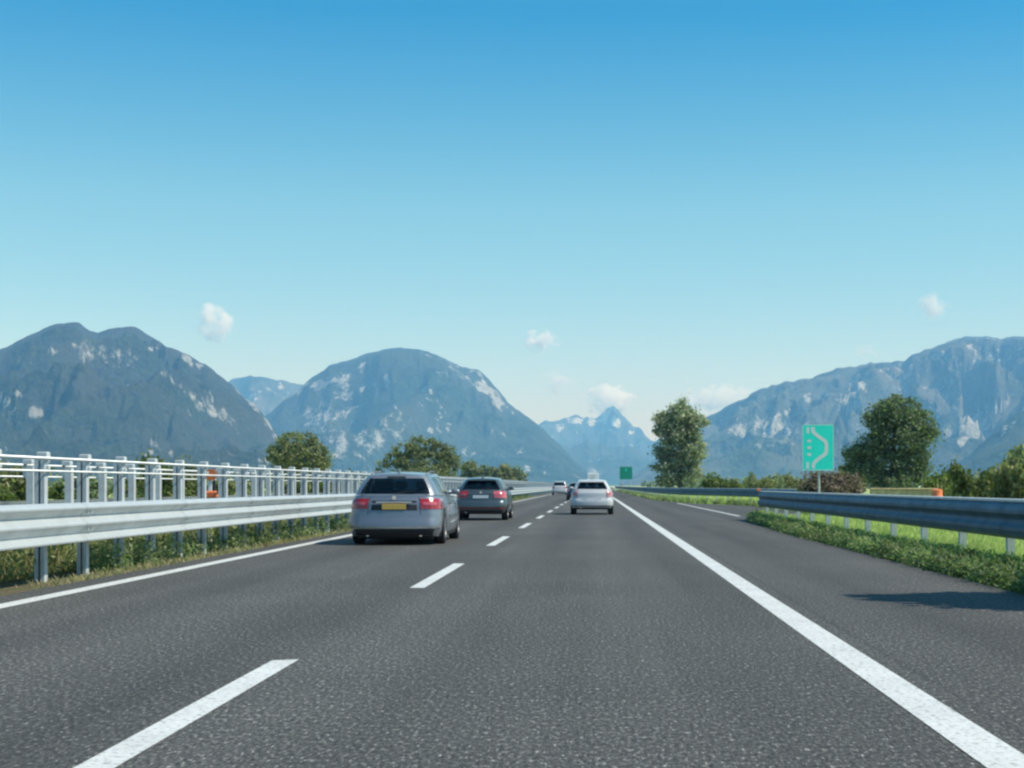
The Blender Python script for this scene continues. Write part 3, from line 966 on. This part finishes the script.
# hedge at the right end
for i, (px, py, Y, w) in enumerate(((948, 470, 74, 2.6), (966, 468, 70, 2.4), (986, 472, 76, 2.6), (1004, 468, 72, 2.6), (1022, 464, 70, 2.8), (1046, 458, 72, 3.0), (935, 477, 66, 1.7), (1075, 460, 74, 3.2))):
    bush(i, at(px, Y), Y, w, zat(py, Y), 'green hedge bush above the near guardrail at right', 'hedge bushes right of the dark tree')
bush(2, at(1018, 92), 92, 4.4, zat(452, 92), 'tallest dark bush rising behind the hedge at the right end', me=BUSH[5])
# low row between the poplar and the sign
for i, px in enumerate((712, 724, 737, 750, 763, 776, 790, 802, 730, 757, 784)):
    Y = 150 + (i % 4) * 9
    bush(i, at(px, Y), Y, random.uniform(2.6, 3.4), zat(477 + (i * 7) % 5, Y), 'low green bush in the row between poplar and lay-by sign', 'bushes between poplar and sign')
bush(1, at(848, 100), 100, 2.4, zat(474, 100), 'green bush squeezed between the brown bush and the dark tree')
# across the far carriageway
for i in range(46):
    Y = 44 + i * 4.9
    px = CX - random.uniform(22.3, 26.0) * F / Y
    hh = random.uniform(1.35, 2.0) if i % 7 else 2.4
    bush(i, at(px, Y), Y, random.uniform(2.6, 4.2), hh, 'leafy bush seen through the left guardrail beyond the far carriageway', 'bushes beyond the far carriageway')
bush(0, at(172, 79), 79, 2.4, zat(461, 79), 'pointed green shrub rising just above the left guardrail tubes')
bush(3, at(10, 58), 58, 3.6, zat(462, 58), 'tallest green shrub at the left end behind the guardrail')

# far-off woods along the foot of the mountains
blobs = []
rg = random.Random(5)
for k in range(420):
    Y = rg.uniform(520, 1500)
    px = rg.uniform(-250, 1250)
    if abs(at(px, Y)) < 34 or (-34 < at(px, Y) < 10): continue
    w = rg.uniform(5, 12); h = rg.uniform(3, 7)
    blobs.append((at(px, Y), Y, h * .45, w, w, h * .6))
V_, k = leaf_cloud(blobs, 42000, 1.0, 77, 1.6)
tag(link('woods', quads_mesh('woods', V_, k, M['tree_dark'])), kind='stuff')

# grass and weeds beside the road
def blades(name, n, xf, yf, hf, wf, mat_, seed, lean=.35, z0=-.03):
    rng = np.random.default_rng(seed)
    y = yf(rng, n); x = xf(rng, y)
    h = hf(rng, x, y); w = wf(rng, y)
    ang = rng.uniform(0, math.pi, n)
    lx = rng.normal(0, lean, n) * h; ly = rng.normal(0, lean, n) * h
    dx_, dy_ = np.cos(ang) * w / 2, np.sin(ang) * w / 2
    z = np.full(n, z0)
    v0 = np.stack([x - dx_, y - dy_, z], 1); v1 = np.stack([x + dx_, y + dy_, z], 1)
    v2 = np.stack([x + dx_ * .7 + lx * .55, y + dy_ * .7 + ly * .55, z + h * .65], 1)
    v3 = np.stack([x + lx, y + ly, z + h], 1)
    V_ = np.stack([v0, v1, v2, v3], 1).reshape(-1, 3)
    return tag(link(name, quads_mesh(name, V_, n, mat_)), kind='stuff')

def near_dist(a, b):                                  # denser close by
    return lambda rng, n: a * (b / a) ** rng.uniform(0, 1, n)
def edge_r(y):
    return np.interp(y, [0, 37, 49, 53], [4.62, 4.64, 5.0, 5.5])
blades('verge_grass', 80000, lambda r, y: edge_r(y) + .2 + r.uniform(0, 1, len(y)) ** 1.3 * 5.0, near_dist(8, 54), lambda r, x, y: r.uniform(.10, .24, len(y)) + .2 * np.exp(-((x - edge_r(y) - .55) / .3) ** 2) * r.uniform(.3, 1, len(y)), lambda r, y: .006 + y * .00055, M['grass'], 1)
blades('field_grass', 26000, lambda r, y: np.where(y < 105, 10.6, 6.4) + r.uniform(0, 1, len(y)) * (3 + y * .12), near_dist(54, 320), lambda r, x, y: r.uniform(.12, .4, len(y)), lambda r, y: y * .0008, M['grass'], 2)
blades('bay_grass', 16000, lambda r, y: np.interp(y, [58, 64, 86, 103, 122, 160], [8.0, 9.1, 9.0, 5.8, 4.85, 4.65]) + r.uniform(0, 1.3, len(y)), near_dist(60, 320), lambda r, x, y: r.uniform(.12, .42, len(y)), lambda r, y: y * .0007, M['grass'], 3)
# leafy weeds along the edge of the shoulder
def weeds(name, n, xf, yf, hgt, size, mat_, seed, per=16):
    rng = np.random.default_rng(seed)
    y = yf(rng, n); x = xf(rng, y)
    h = hgt * rng.uniform(.45, 1.25, n)
    k = n * per
    idx = np.repeat(np.arange(n), per)
    t = rng.uniform(0, 1, k) ** .8
    sp_ = .55 * h[idx]
    pos = np.stack([x[idx] + rng.normal(0, .5, k) * sp_, y[idx] + rng.normal(0, .6, k) * sp_, h[idx] * t - .03], 1)
    a = rng.normal(size=(k, 3)); a[:, 2] = np.abs(a[:, 2]) * .9; a /= np.linalg.norm(a, axis=1)[:, None]
    b = np.cross(a, rng.normal(size=(k, 3))); b /= np.linalg.norm(b, axis=1)[:, None]
    s = (size * rng.uniform(.5, 1.4, k) * (1 + y[idx] * .006))[:, None]
    V_ = np.stack([pos - a * s, pos - b * s * .38, pos + a * s, pos + b * s * .38], 1).reshape(-1, 3)
    return tag(link(name, quads_mesh(name, V_, k, mat_)), kind='stuff')
weeds('verge_weeds', 2600, lambda r, y: edge_r(y) + .04 + r.uniform(0, 1, len(y)) ** 1.3 * .8, near_dist(9, 54), .27, .032, M['weed'], 4, 22)
weeds('verge_clumps', 200, lambda r, y: edge_r(y) + .12 + r.uniform(0, 1, len(y)) * .5, near_dist(9, 54), .29, .034, M['bush_green'], 14, 60)
weeds('median_clumps', 420, lambda r, y: -6.5 - r.uniform(0, 1, len(y)) * .5, near_dist(20, 150), .34, .033, M['weed'], 15, 50)
weeds('bay_weeds', 700, lambda r, y: np.interp(y, [58, 64, 86, 103, 122, 160], [7.9, 9.05, 8.95, 5.75, 4.8, 4.62]) + r.uniform(0, .5, len(y)), near_dist(60, 300), .3, .06, M['weed'], 5)
weeds('median_weeds', 3000, lambda r, y: -7.1 - r.uniform(0, 1, len(y)) * 1.0, near_dist(17, 190), .60, .045, M['weed'], 6)
blades('median_grass', 15000, lambda r, y: -7.15 - r.uniform(0, 1, len(y)) * 1.4, near_dist(8, 40), lambda r, x, y: r.uniform(.2, .72, len(y)), lambda r, y: .004 + y * .0005, M['dry'], 8, .16)
blades('median_tufts', 5000, lambda r, y: -6.27 - r.uniform(0, 1, len(y)) ** 2 * .4, near_dist(17, 160), lambda r, x, y: r.uniform(.03, .12, len(y)), lambda r, y: .006 + y * .0006, M['dry'], 9)

# low straw-coloured bank with an orange drum
Y = 62.0
root = tag(empty('low_wall', (at(904, Y), Y, 0)), 'low straw-coloured wall behind the guardrail, below the dark tree', 'wall')
mb = MB(); mb.box((0, .2, .49), (2.7, .35, 1.02), .03); mb.build('wall_body', M['straw'], root)
mb = MB(); mb.box((0, .2, 1.03), (2.8, .45, .06), .015); mb.build('coping', M['straw'], root)
root = tag(empty('traffic_drum', (at(937, 60.5), 60.5, 0)), 'orange plastic traffic drum at the end of the straw-coloured wall', 'traffic drum')
mb = MB()
n = 20
prof = [(0, -.02), (.30, -.02), (.30, .10), (.25, .12), (.25, .45), (.235, .47), (.235, .75), (.22, .77), (.22, .98), (.12, 1.03), (0, 1.03)]
mb.grid([[(r_ * math.cos(2 * math.pi * k / n), r_ * math.sin(2 * math.pi * k / n), z) for k in range(n)] for r_, z in prof], cu=True)
mb.build('drum', M['orange'], root, True, 40)
mb = MB(); mb.grid([[(.24 * math.cos(2 * math.pi * k / n), .24 * math.sin(2 * math.pi * k / n), z) for k in range(n)] for z in (.50, .62)], cu=True)
mb.build('band', M['sign_white'], root, True)

# ------------------------------------------------------------------ mountains
def vnoise(x, y, seed):
    xi = np.floor(x).astype(np.int64); yi = np.floor(y).astype(np.int64)
    fx = x - xi; fy = y - yi
    def hsh(a, b):
        h = (a * 374761393 + b * 668265263 + seed * 974634777) & 0x7fffffff
        h = ((h ^ (h >> 13)) * 1274126177) & 0x7fffffff
        h = h ^ (h >> 16)
        return (h & 0xffff) / 65535.0
    u = fx * fx * fx * (fx * (fx * 6 - 15) + 10); v = fy * fy * fy * (fy * (fy * 6 - 15) + 10)
    a = hsh(xi, yi) * (1 - u) + hsh(xi + 1, yi) * u
    b = hsh(xi, yi + 1) * (1 - u) + hsh(xi + 1, yi + 1) * u
    return a * (1 - v) + b * v
def fbm(x, y, seed, o=5, gain=.5):
    s = 0; a = 1; t = 0
    for k in range(o):
        s = s + a * vnoise(x, y, seed + k); t += a; a *= gain; x = x * 2.03; y = y * 2.03
    return s / t
def ridged(x, y, seed, o=5, gain=.55):
    s = 0; a = 1; t = 0
    for k in range(o):
        s = s + a * (1 - np.abs(2 * vnoise(x, y, seed + k) - 1)); t += a; a *= gain; x = x * 2.07; y = y * 2.07
    return s / t

def mountain(name, prof, Db, Dc, seed, mat_, gully=420.0, amp=.55, step=1.1, rows=130, shape=1.0, rockline=None, patches=(), rough=3.0, dvar=.12, rock_bias=0.0, crest=4.5, crest_px=11.0):
    px = np.arange(prof[0][0], prof[-1][0], step)
    py = np.interp(px, [p[0] for p in prof], [p[1] for p in prof])
    # smooth the polyline a little, then roughen the crest
    py = py + (fbm(px / crest_px, px * 0 + 1.7, seed + 60, 4) - .5) * crest
    kern = np.hanning(5); kern /= kern.sum()
    py = np.convolve(np.pad(py, 2, mode='edge'), kern, 'valid')
    dc = Dc * (1 + dvar * (fbm(px / 90.0, px * 0 + 3.3, seed + 50, 3) - .5) * 2)
    H = (CY - py) / F * dc + CAMH
    t = np.concatenate([np.linspace(0, 1, rows), np.linspace(1.03, 1.5, 16)])
    T, PX = np.meshgrid(t, px, indexing='ij')
    D = Db + (dc[None, :] - Db) * T
    X = (PX - CX) / F * D
    Yv = D
    tt = np.clip(T, 0, 1)
    s = tt ** shape
    s = .5 * s + .5 * (tt * tt * (3 - 2 * tt))
    s = np.where(T > 1, 1 - (T - 1) * 1.3, s)
    wx = (fbm(X / (gully * 1.6), Yv / (gully * 1.6), seed + 9, 4) - .5) * gully * 1.1
    wy = (fbm(X / (gully * 1.6) + 7, Yv / (gully * 1.6), seed + 19, 4) - .5) * gully * 1.1
    rd = ridged((X + wx) / gully, (Yv + wy) / (gully * 2.2), seed, 5) - .62
    fb = fbm((X + wx) / (gully * 2.6), (Yv + wy) / (gully * 2.6), seed + 30, 5) - .5
    env = np.clip(tt * (1.0 - tt) * 4, 0, 1) ** .7 * np.clip((1.02 - tt) * 6, .10, 1)
    Hn = np.maximum(H[None, :], 20)
    base = H[None, :] * s
    lim = (H[None, :] - CAMH) / dc[None, :] * D * .994 + CAMH
    head = np.maximum(lim - base, 2.0)
    nn = Hn * amp * env * (rd * 1.5 + fb * .8)
    z = base + np.where(nn > 0, head * np.tanh(nn / head), nn)
    z = z + rough * (fbm(X / 60, Yv / 60, seed + 77, 4) - .5) * np.clip(Hn / 200, .1, 2.2) * np.clip(tt * 4, 0, 1)
    # keep every point of the slope below the crest as seen from the valley road
    z = np.where(T < .985, np.minimum(z, lim), z)
    z = np.where(T > 1.45, -30, z)
    z[0, :] = -30
    Vv = np.stack([X, Yv, z], -1)
    nr, nc = T.shape
    # rock mask: steepness, noise and the large scars of the mountain side
    gz_t = np.gradient(z, axis=0) / np.maximum(np.gradient(D, axis=0), 1)
    gz_x = np.gradient(z, axis=1) / np.maximum(np.abs(np.gradient(X, axis=1)), .5)
    slope = np.hypot(gz_t, gz_x)
    rockn = fbm((X + wx * .3) / 170, (Yv + wy * .3) / 240 + z / 160, seed + 91, 5)
    rock = np.clip((slope - .55) * .45, -.3, .5) + (rockn - .58) * 2.2 + rock_bias
    SX = CX + X / Yv * F; SYv = CY - (z - CAMH) / Yv * F
    nz = fbm(X / 45, Yv / 70 + z / 40, seed + 131, 4) - .5
    for (qx, qy, rx, ry, an, st) in patches:
        ca, sa = math.cos(R(an)), math.sin(R(an))
        dx_, dy_ = SX - qx, SYv - qy
        u = (dx_ * ca + dy_ * sa) / rx; v = (-dx_ * sa + dy_ * ca) / ry
        e = np.clip(1.15 - np.sqrt(u * u + v * v) + nz * 1.6, 0, 1)
        rock = np.maximum(rock, e * st) if st > 0 else np.where(e > .2, rock + st * e, rock)
    rock = np.where(T < .06, 0, rock)
    me = bpy.data.meshes.new(name)
    me.vertices.add(nr * nc); me.vertices.foreach_set('co', Vv.astype(np.float32).ravel())
    i = np.arange(nr - 1)[:, None] * nc + np.arange(nc - 1)[None, :]
    q = np.stack([i, i + 1, i + nc + 1, i + nc], -1).reshape(-1, 4).astype(np.int32)
    me.loops.add(q.size); me.loops.foreach_set('vertex_index', q.ravel())
    me.polygons.add(len(q)); me.polygons.foreach_set('loop_start', np.arange(0, q.size, 4, dtype=np.int32))
    me.polygons.foreach_set('use_smooth', np.ones(len(q), dtype=bool))
    me.update(calc_edges=True); me.validate()
    at_ = me.attributes.new('rock', 'FLOAT', 'POINT')
    at_.data.foreach_set('value', np.clip(rock, 0, 1.8).astype(np.float32).ravel())
    me.materials.append(mat_)
    return tag(link(name, me), kind='structure')

MM = [mountain_mat('forested_slope_near', (.040, .052, .032), (.44, .44, .42), (.085, .085, .065)),
      mountain_mat('forested_slope_mid', (.030, .050, .034), (.50, .51, .50), (.085, .10, .075)),
      mountain_mat('bare_slope_right', (.045, .060, .045), (.50, .50, .48), (.17, .17, .145)),
      mountain_mat('snowy_slope_far', (.04, .055, .045), (.70, .72, .74), (.10, .11, .11))]
mountain('mountain', [(-420, 430), (-300, 405), (-150, 378), (-60, 362), (0, 349), (20, 340), (40, 331), (55, 324), (68, 322), (80, 324), (90, 331), (97, 332), (110, 329), (125, 327), (135, 328), (148, 334), (165, 345), (185, 354), (205, 364), (218, 374), (232, 386), (245, 398), (258, 408), (272, 425), (285, 445), (300, 462), (330, 485)],
         2900, 5400, 3, MM[0], gully=330, amp=.5, shape=.9, rock_bias=-.28,
         patches=[(4, 402, 13, 7, 10, 1.25), (36, 411, 9, 8, 60, 1.4), (20, 396, 7, 4, 30, 1.1), (52, 349, 9, 5, 0, .7), (72, 347, 7, 5, 0, 1.1), (105, 358, 9, 4, 15, .75), (84, 361, 5, 3, 0, .7), (120, 343, 9, 4, 20, .7), (186, 357, 10, 4, 50, 1.3), (200, 367, 8, 3.5, 30, 1.1), (150, 349, 7, 3, 20, 1.0), (172, 379, 7, 3, 40, 1.0), (178, 383, 8, 3, 20, .7), (238, 392, 12, 4, 52, .9), (252, 404, 11, 4, 48, 1.35), (268, 424, 9, 3, 55, 1.1), (150, 450, 9, 5, -40, 1.3), (171, 452, 3, 4, 0, .9), (274, 436, 5, 3, 40, .9)])
mountain('mountain', [(150, 440), (190, 405), (215, 390), (232, 380), (240, 378), (250, 376), (262, 377), (275, 379), (290, 383), (305, 386), (330, 400), (360, 425), (400, 450)],
         9800, 12300, 21, MM[2], gully=700, amp=.4, patches=[(258, 392, 8, 4, 20, .7)])
mountain('mountain', [(200, 470), (235, 446), (255, 425), (272, 411), (285, 400), (300, 389), (315, 375), (330, 366), (345, 361), (355, 357), (370, 352), (385, 349), (400, 348), (420, 349), (435, 354), (450, 361), (463, 367), (478, 369), (490, 380), (500, 392), (507, 402), (515, 409), (530, 418), (545, 430), (560, 445), (572, 458), (585, 470), (610, 486)],
         5600, 8600, 8, MM[1], gully=520, amp=.5, shape=.85,
         patches=[(387, 382, 4, 10, -15, 1.1), (345, 413, 18, 5, -18, 1.35), (322, 402, 8, 4, -50, .8), (309, 412, 5, 7, 20, .8), (440, 412, 5, 10, 10, .85), (430, 432, 4, 9, 0, .9), (448, 428, 5, 8, 0, .8), (487, 390, 15, 7, 38, 1.4), (497, 401, 13, 5, 40, 1.35), (475, 372, 10, 3, 20, .7), (366, 432, 7, 4, -40, .9), (520, 452, 5, 10, 0, .75), (526, 470, 6, 8, 30, .75), (545, 471, 5, 5, 40, .8), (360, 372, 9, 4, 10, .6)])
mountain('mountain', [(470, 470), (500, 445), (530, 428), (545, 421), (555, 420), (562, 418), (570, 416), (577, 415), (583, 419), (592, 417), (600, 413), (607, 408), (613, 408), (620, 414), (630, 423), (640, 430), (650, 438), (668, 442), (700, 446), (760, 470)],
         11800, 15200, 13, MM[3], gully=800, amp=.6, rough=14, dvar=.06, crest=13, crest_px=13.0,
         patches=[(606, 418, 7, 9, 30, 1.2), (616, 422, 6, 9, -30, 1.2), (576, 421, 9, 6, 20, 1.0), (560, 427, 7, 8, 30, .9), (592, 422, 6, 6, 0, 1.0), (630, 432, 6, 7, 0, .8)])
mountain('mountain', [(500, 484), (525, 466), (545, 452), (560, 443), (572, 448), (588, 437), (598, 443), (612, 449), (628, 446), (645, 455), (668, 466), (700, 478)],
         9200, 11600, 41, MM[1], gully=500, amp=.55, crest=8, rough=8)
mountain('mountain', [(620, 484), (650, 462), (672, 445), (690, 426), (705, 418), (718, 411), (735, 402), (750, 394), (760, 388), (785, 384), (810, 376), (835, 368), (850, 364), (865, 366), (885, 363), (905, 361), (920, 353), (935, 346), (950, 341), (965, 337), (985, 337), (1000, 340), (1012, 337), (1024, 336), (1060, 330), (1120, 340), (1250, 370), (1400, 420), (1500, 460)],
         5400, 8900, 17, MM[2], gully=430, amp=.6, shape=.9, crest=9, crest_px=17.0, rock_bias=-.03,
         patches=[(857, 388, 9, 14, 25, 1.15), (846, 399, 5, 6, 30, 1.3), (722, 424, 4, 9, 25, .7), (775, 428, 14, 9, 0, 1.0), (807, 398, 6, 9, 10, 1.0), (975, 427, 15, 11, -25, 1.9), (963, 440, 11, 4.5, -52, 1.9), (984, 412, 8, 4, -60, 1.1), (1004, 403, 16, 2.8, -32, 1.5), (992, 357, 20, 5, 10, 1.1), (975, 347, 12, 4, 0, 1.0), (960, 352, 8, 8, 0, .6), (942, 430, 5, 5, 0, .7)])
mountain('mountain', [(900, 486), (935, 474), (955, 464), (972, 452), (985, 440), (1002, 424), (1015, 414), (1030, 408), (1060, 398), (1120, 392), (1250, 400), (1400, 430), (1480, 460)],
         3900, 5600, 29, MM[1], gully=300, amp=.42, rock_bias=-.1,
         patches=[(1004, 432, 4, 9, 10, .8), (1014, 424, 4, 8, 20, .7)])

# ------------------------------------------------------------------ air
mb = MB()
mb.box((0, 8310, 579), (17900, 17200, 1162))
hz = bpy.data.materials.new('hazy_air'); hz.use_nodes = True
nt = hz.node_tree
for n_ in list(nt.nodes):
    if n_.type == 'BSDF_PRINCIPLED': nt.nodes.remove(n_)
pv = nt.nodes.new('ShaderNodeVolumePrincipled')
pv.inputs['Color'].default_value = (.20, .50, 1.0, 1)
pv.inputs['Absorption Color'].default_value = (1, 1, 1, 1)
pv.inputs['Density'].default_value = 1.0e-4
pv.inputs['Anisotropy'].default_value = 0.0
nt.links.new(pv.outputs[0], nt.nodes['Material Output'].inputs['Volume'])
tag(mb.build('haze', hz), kind='stuff')

# ------------------------------------------------------------------ clouds, beyond the haze
def cloud(px, py, w, h, dens, label, seed):
    D = 18700.0
    k = D / F
    a, b, c = w * .62 * k, w * .55 * k, h * .66 * k
    m = bpy.data.materials.new('cloud_vapour'); m.use_nodes = True
    nt = m.node_tree
    for q in list(nt.nodes):
        if q.type == 'BSDF_PRINCIPLED': nt.nodes.remove(q)
    pv = nt.nodes.new('ShaderNodeVolumePrincipled')
    pv.inputs['Color'].default_value = (.99, .99, .99, 1)
    tc = nt.nodes.new('ShaderNodeTexCoord')
    mp = nt.nodes.new('ShaderNodeMapping'); mp.inputs['Scale'].default_value = (1 / a, 1 / b, 1 / c)
    nt.links.new(tc.outputs['Object'], mp.inputs['Vector'])
    ln = nt.nodes.new('ShaderNodeVectorMath'); ln.operation = 'LENGTH'
    nt.links.new(mp.outputs[0], ln.inputs[0])
    mp2 = nt.nodes.new('ShaderNodeMapping'); mp2.inputs['Location'].default_value = (seed * 731.0, seed * 377.0, seed * 91.0)
    nt.links.new(tc.outputs['Object'], mp2.inputs['Vector'])
    ns = noise(nt, 1 / (h * k * .55), 6, .62, vec=mp2.outputs[0])
    v = math_(nt, 'ADD', math_(nt, 'SUBTRACT', .52, math_(nt, 'MULTIPLY', ln.outputs['Value'], .75)), math_(nt, 'MULTIPLY', math_(nt, 'SUBTRACT', ns.outputs['Fac'], .5), 3.4))
    nt.links.new(math_(nt, 'MULTIPLY', math_(nt, 'MAXIMUM', math_(nt, 'MINIMUM', v, .6), 0.0), dens), pv.inputs['Density'])
    nt.links.new(pv.outputs[0], nt.nodes['Material Output'].inputs['Volume'])
    mb_ = MB()
    n, r = 20, 10
    rows = []
    for p in range(r + 1):
        t = -math.pi / 2 + math.pi * p / r
        cc = max(math.cos(t), .02)
        rows.append([(a * cc * math.cos(2 * math.pi * q / n), b * cc * math.sin(2 * math.pi * q / n), c * math.sin(t)) for q in range(n)])
    mb_.grid(rows, cu=True)
    mb_.f.append(tuple(range(n))[::-1]); mb_.f.append(tuple(r * n + q for q in range(n)))
    return tag(mb_.build('cloud', m, None, False, None, (at(px, D), D, zat(py, D))), label, 'cloud')
cloud(214, 323, 35, 33, .03, 'small round white cloud above the left mountain', 9)
cloud(541, 341, 34, 20, .03, 'small flat white cloud high over the middle of the valley', 2)
cloud(558, 382, 36, 20, .012, 'faint wispy cloud low between two white ones over the valley', 3)
cloud(611, 401, 46, 28, .035, 'white cloud resting on the far snowy peak', 4)
cloud(722, 399, 74, 24, .022, 'wide low cloud just right of the poplar top', 5)
cloud(932, 307, 32, 26, .014, 'faint pale cloud high above the right mountain', 6)
cloud(866, 352, 26, 16, .008, 'very faint cloud touching the right mountain ridge', 7)

# ------------------------------------------------------------------ light
w = bpy.data.worlds.new('World'); SC.world = w; w.use_nodes = True
nt = w.node_tree
bg = nt.nodes['Background']
sky = nt.nodes.new('ShaderNodeTexSky'); sky.sky_type = 'NISHITA'; sky.sun_disc = False
sky.sun_elevation = R(SUN_EL); sky.sun_rotation = R(SUN_AZ)
sky.altitude = 300; sky.air_density = 1.0; sky.dust_density = .6; sky.ozone_density = 2.0
hs = nt.nodes.new('ShaderNodeHueSaturation')
hs.inputs['Hue'].default_value = .485
hs.inputs['Saturation'].default_value = 1.15
nt.links.new(sky.outputs[0], hs.inputs['Color'])
tc = nt.nodes.new('ShaderNodeTexCoord'); sx_ = nt.nodes.new('ShaderNodeSeparateXYZ')
nt.links.new(tc.outputs['Generated'], sx_.inputs[0])
gr = ramp(nt, sx_.outputs[2], [(0.0, (.90, .86, .88)), (.05, (.88, .84, .87)), (.095, (.84, .88, .90)), (.185, (.68, .89, .88)), (.30, (.02, .62, .90)), (.6, (.5, .9, 1.0)), (1, (.6, .95, 1.0))])
nt.links.new(mixc(nt, 1.0, hs.outputs[0], gr.outputs[0], 'MULTIPLY'), bg.inputs['Color'])
bg.inputs['Strength'].default_value = .115

sl = bpy.data.lights.new('sun', 'SUN'); sl.energy = 4.2; sl.angle = R(.5); sl.color = (1, .95, .87)
so = bpy.data.objects.new('sun', sl); COL.objects.link(so)
v = Vector((math.cos(R(SUN_EL)) * math.sin(R(SUN_AZ)), math.cos(R(SUN_EL)) * math.cos(R(SUN_AZ)), math.sin(R(SUN_EL))))
so.rotation_euler = v.to_track_quat('Z', 'Y').to_euler()
so.location = (30, -20, 40)

# ------------------------------------------------------------------ camera
cd = bpy.data.cameras.new('camera'); co = bpy.data.objects.new('camera', cd); COL.objects.link(co)
co.location = (0, 0, CAMH)
co.rotation_euler = (R(90), 0, 0)
cd.sensor_width = 36; cd.lens = F / 1024 * 36
cd.shift_x = -(CX - 512) / 1024
cd.shift_y = (CY - 384) / 1024
cd.clip_start = .1; cd.clip_end = 60000
SC.camera = co
SC.render.resolution_x, SC.render.resolution_y = 1024, 768

SC.view_settings.view_transform = 'Standard'
SC.view_settings.look = 'None'
SC.view_settings.exposure = .42
SC.view_settings.gamma = 1
cy = SC.cycles
cy.use_denoising = True
cy.max_bounces = 24; cy.diffuse_bounces = 3; cy.glossy_bounces = 3; cy.transmission_bounces = 4; cy.transparent_max_bounces = 16; cy.volume_bounces = 24
cy.filter_width = 2.4
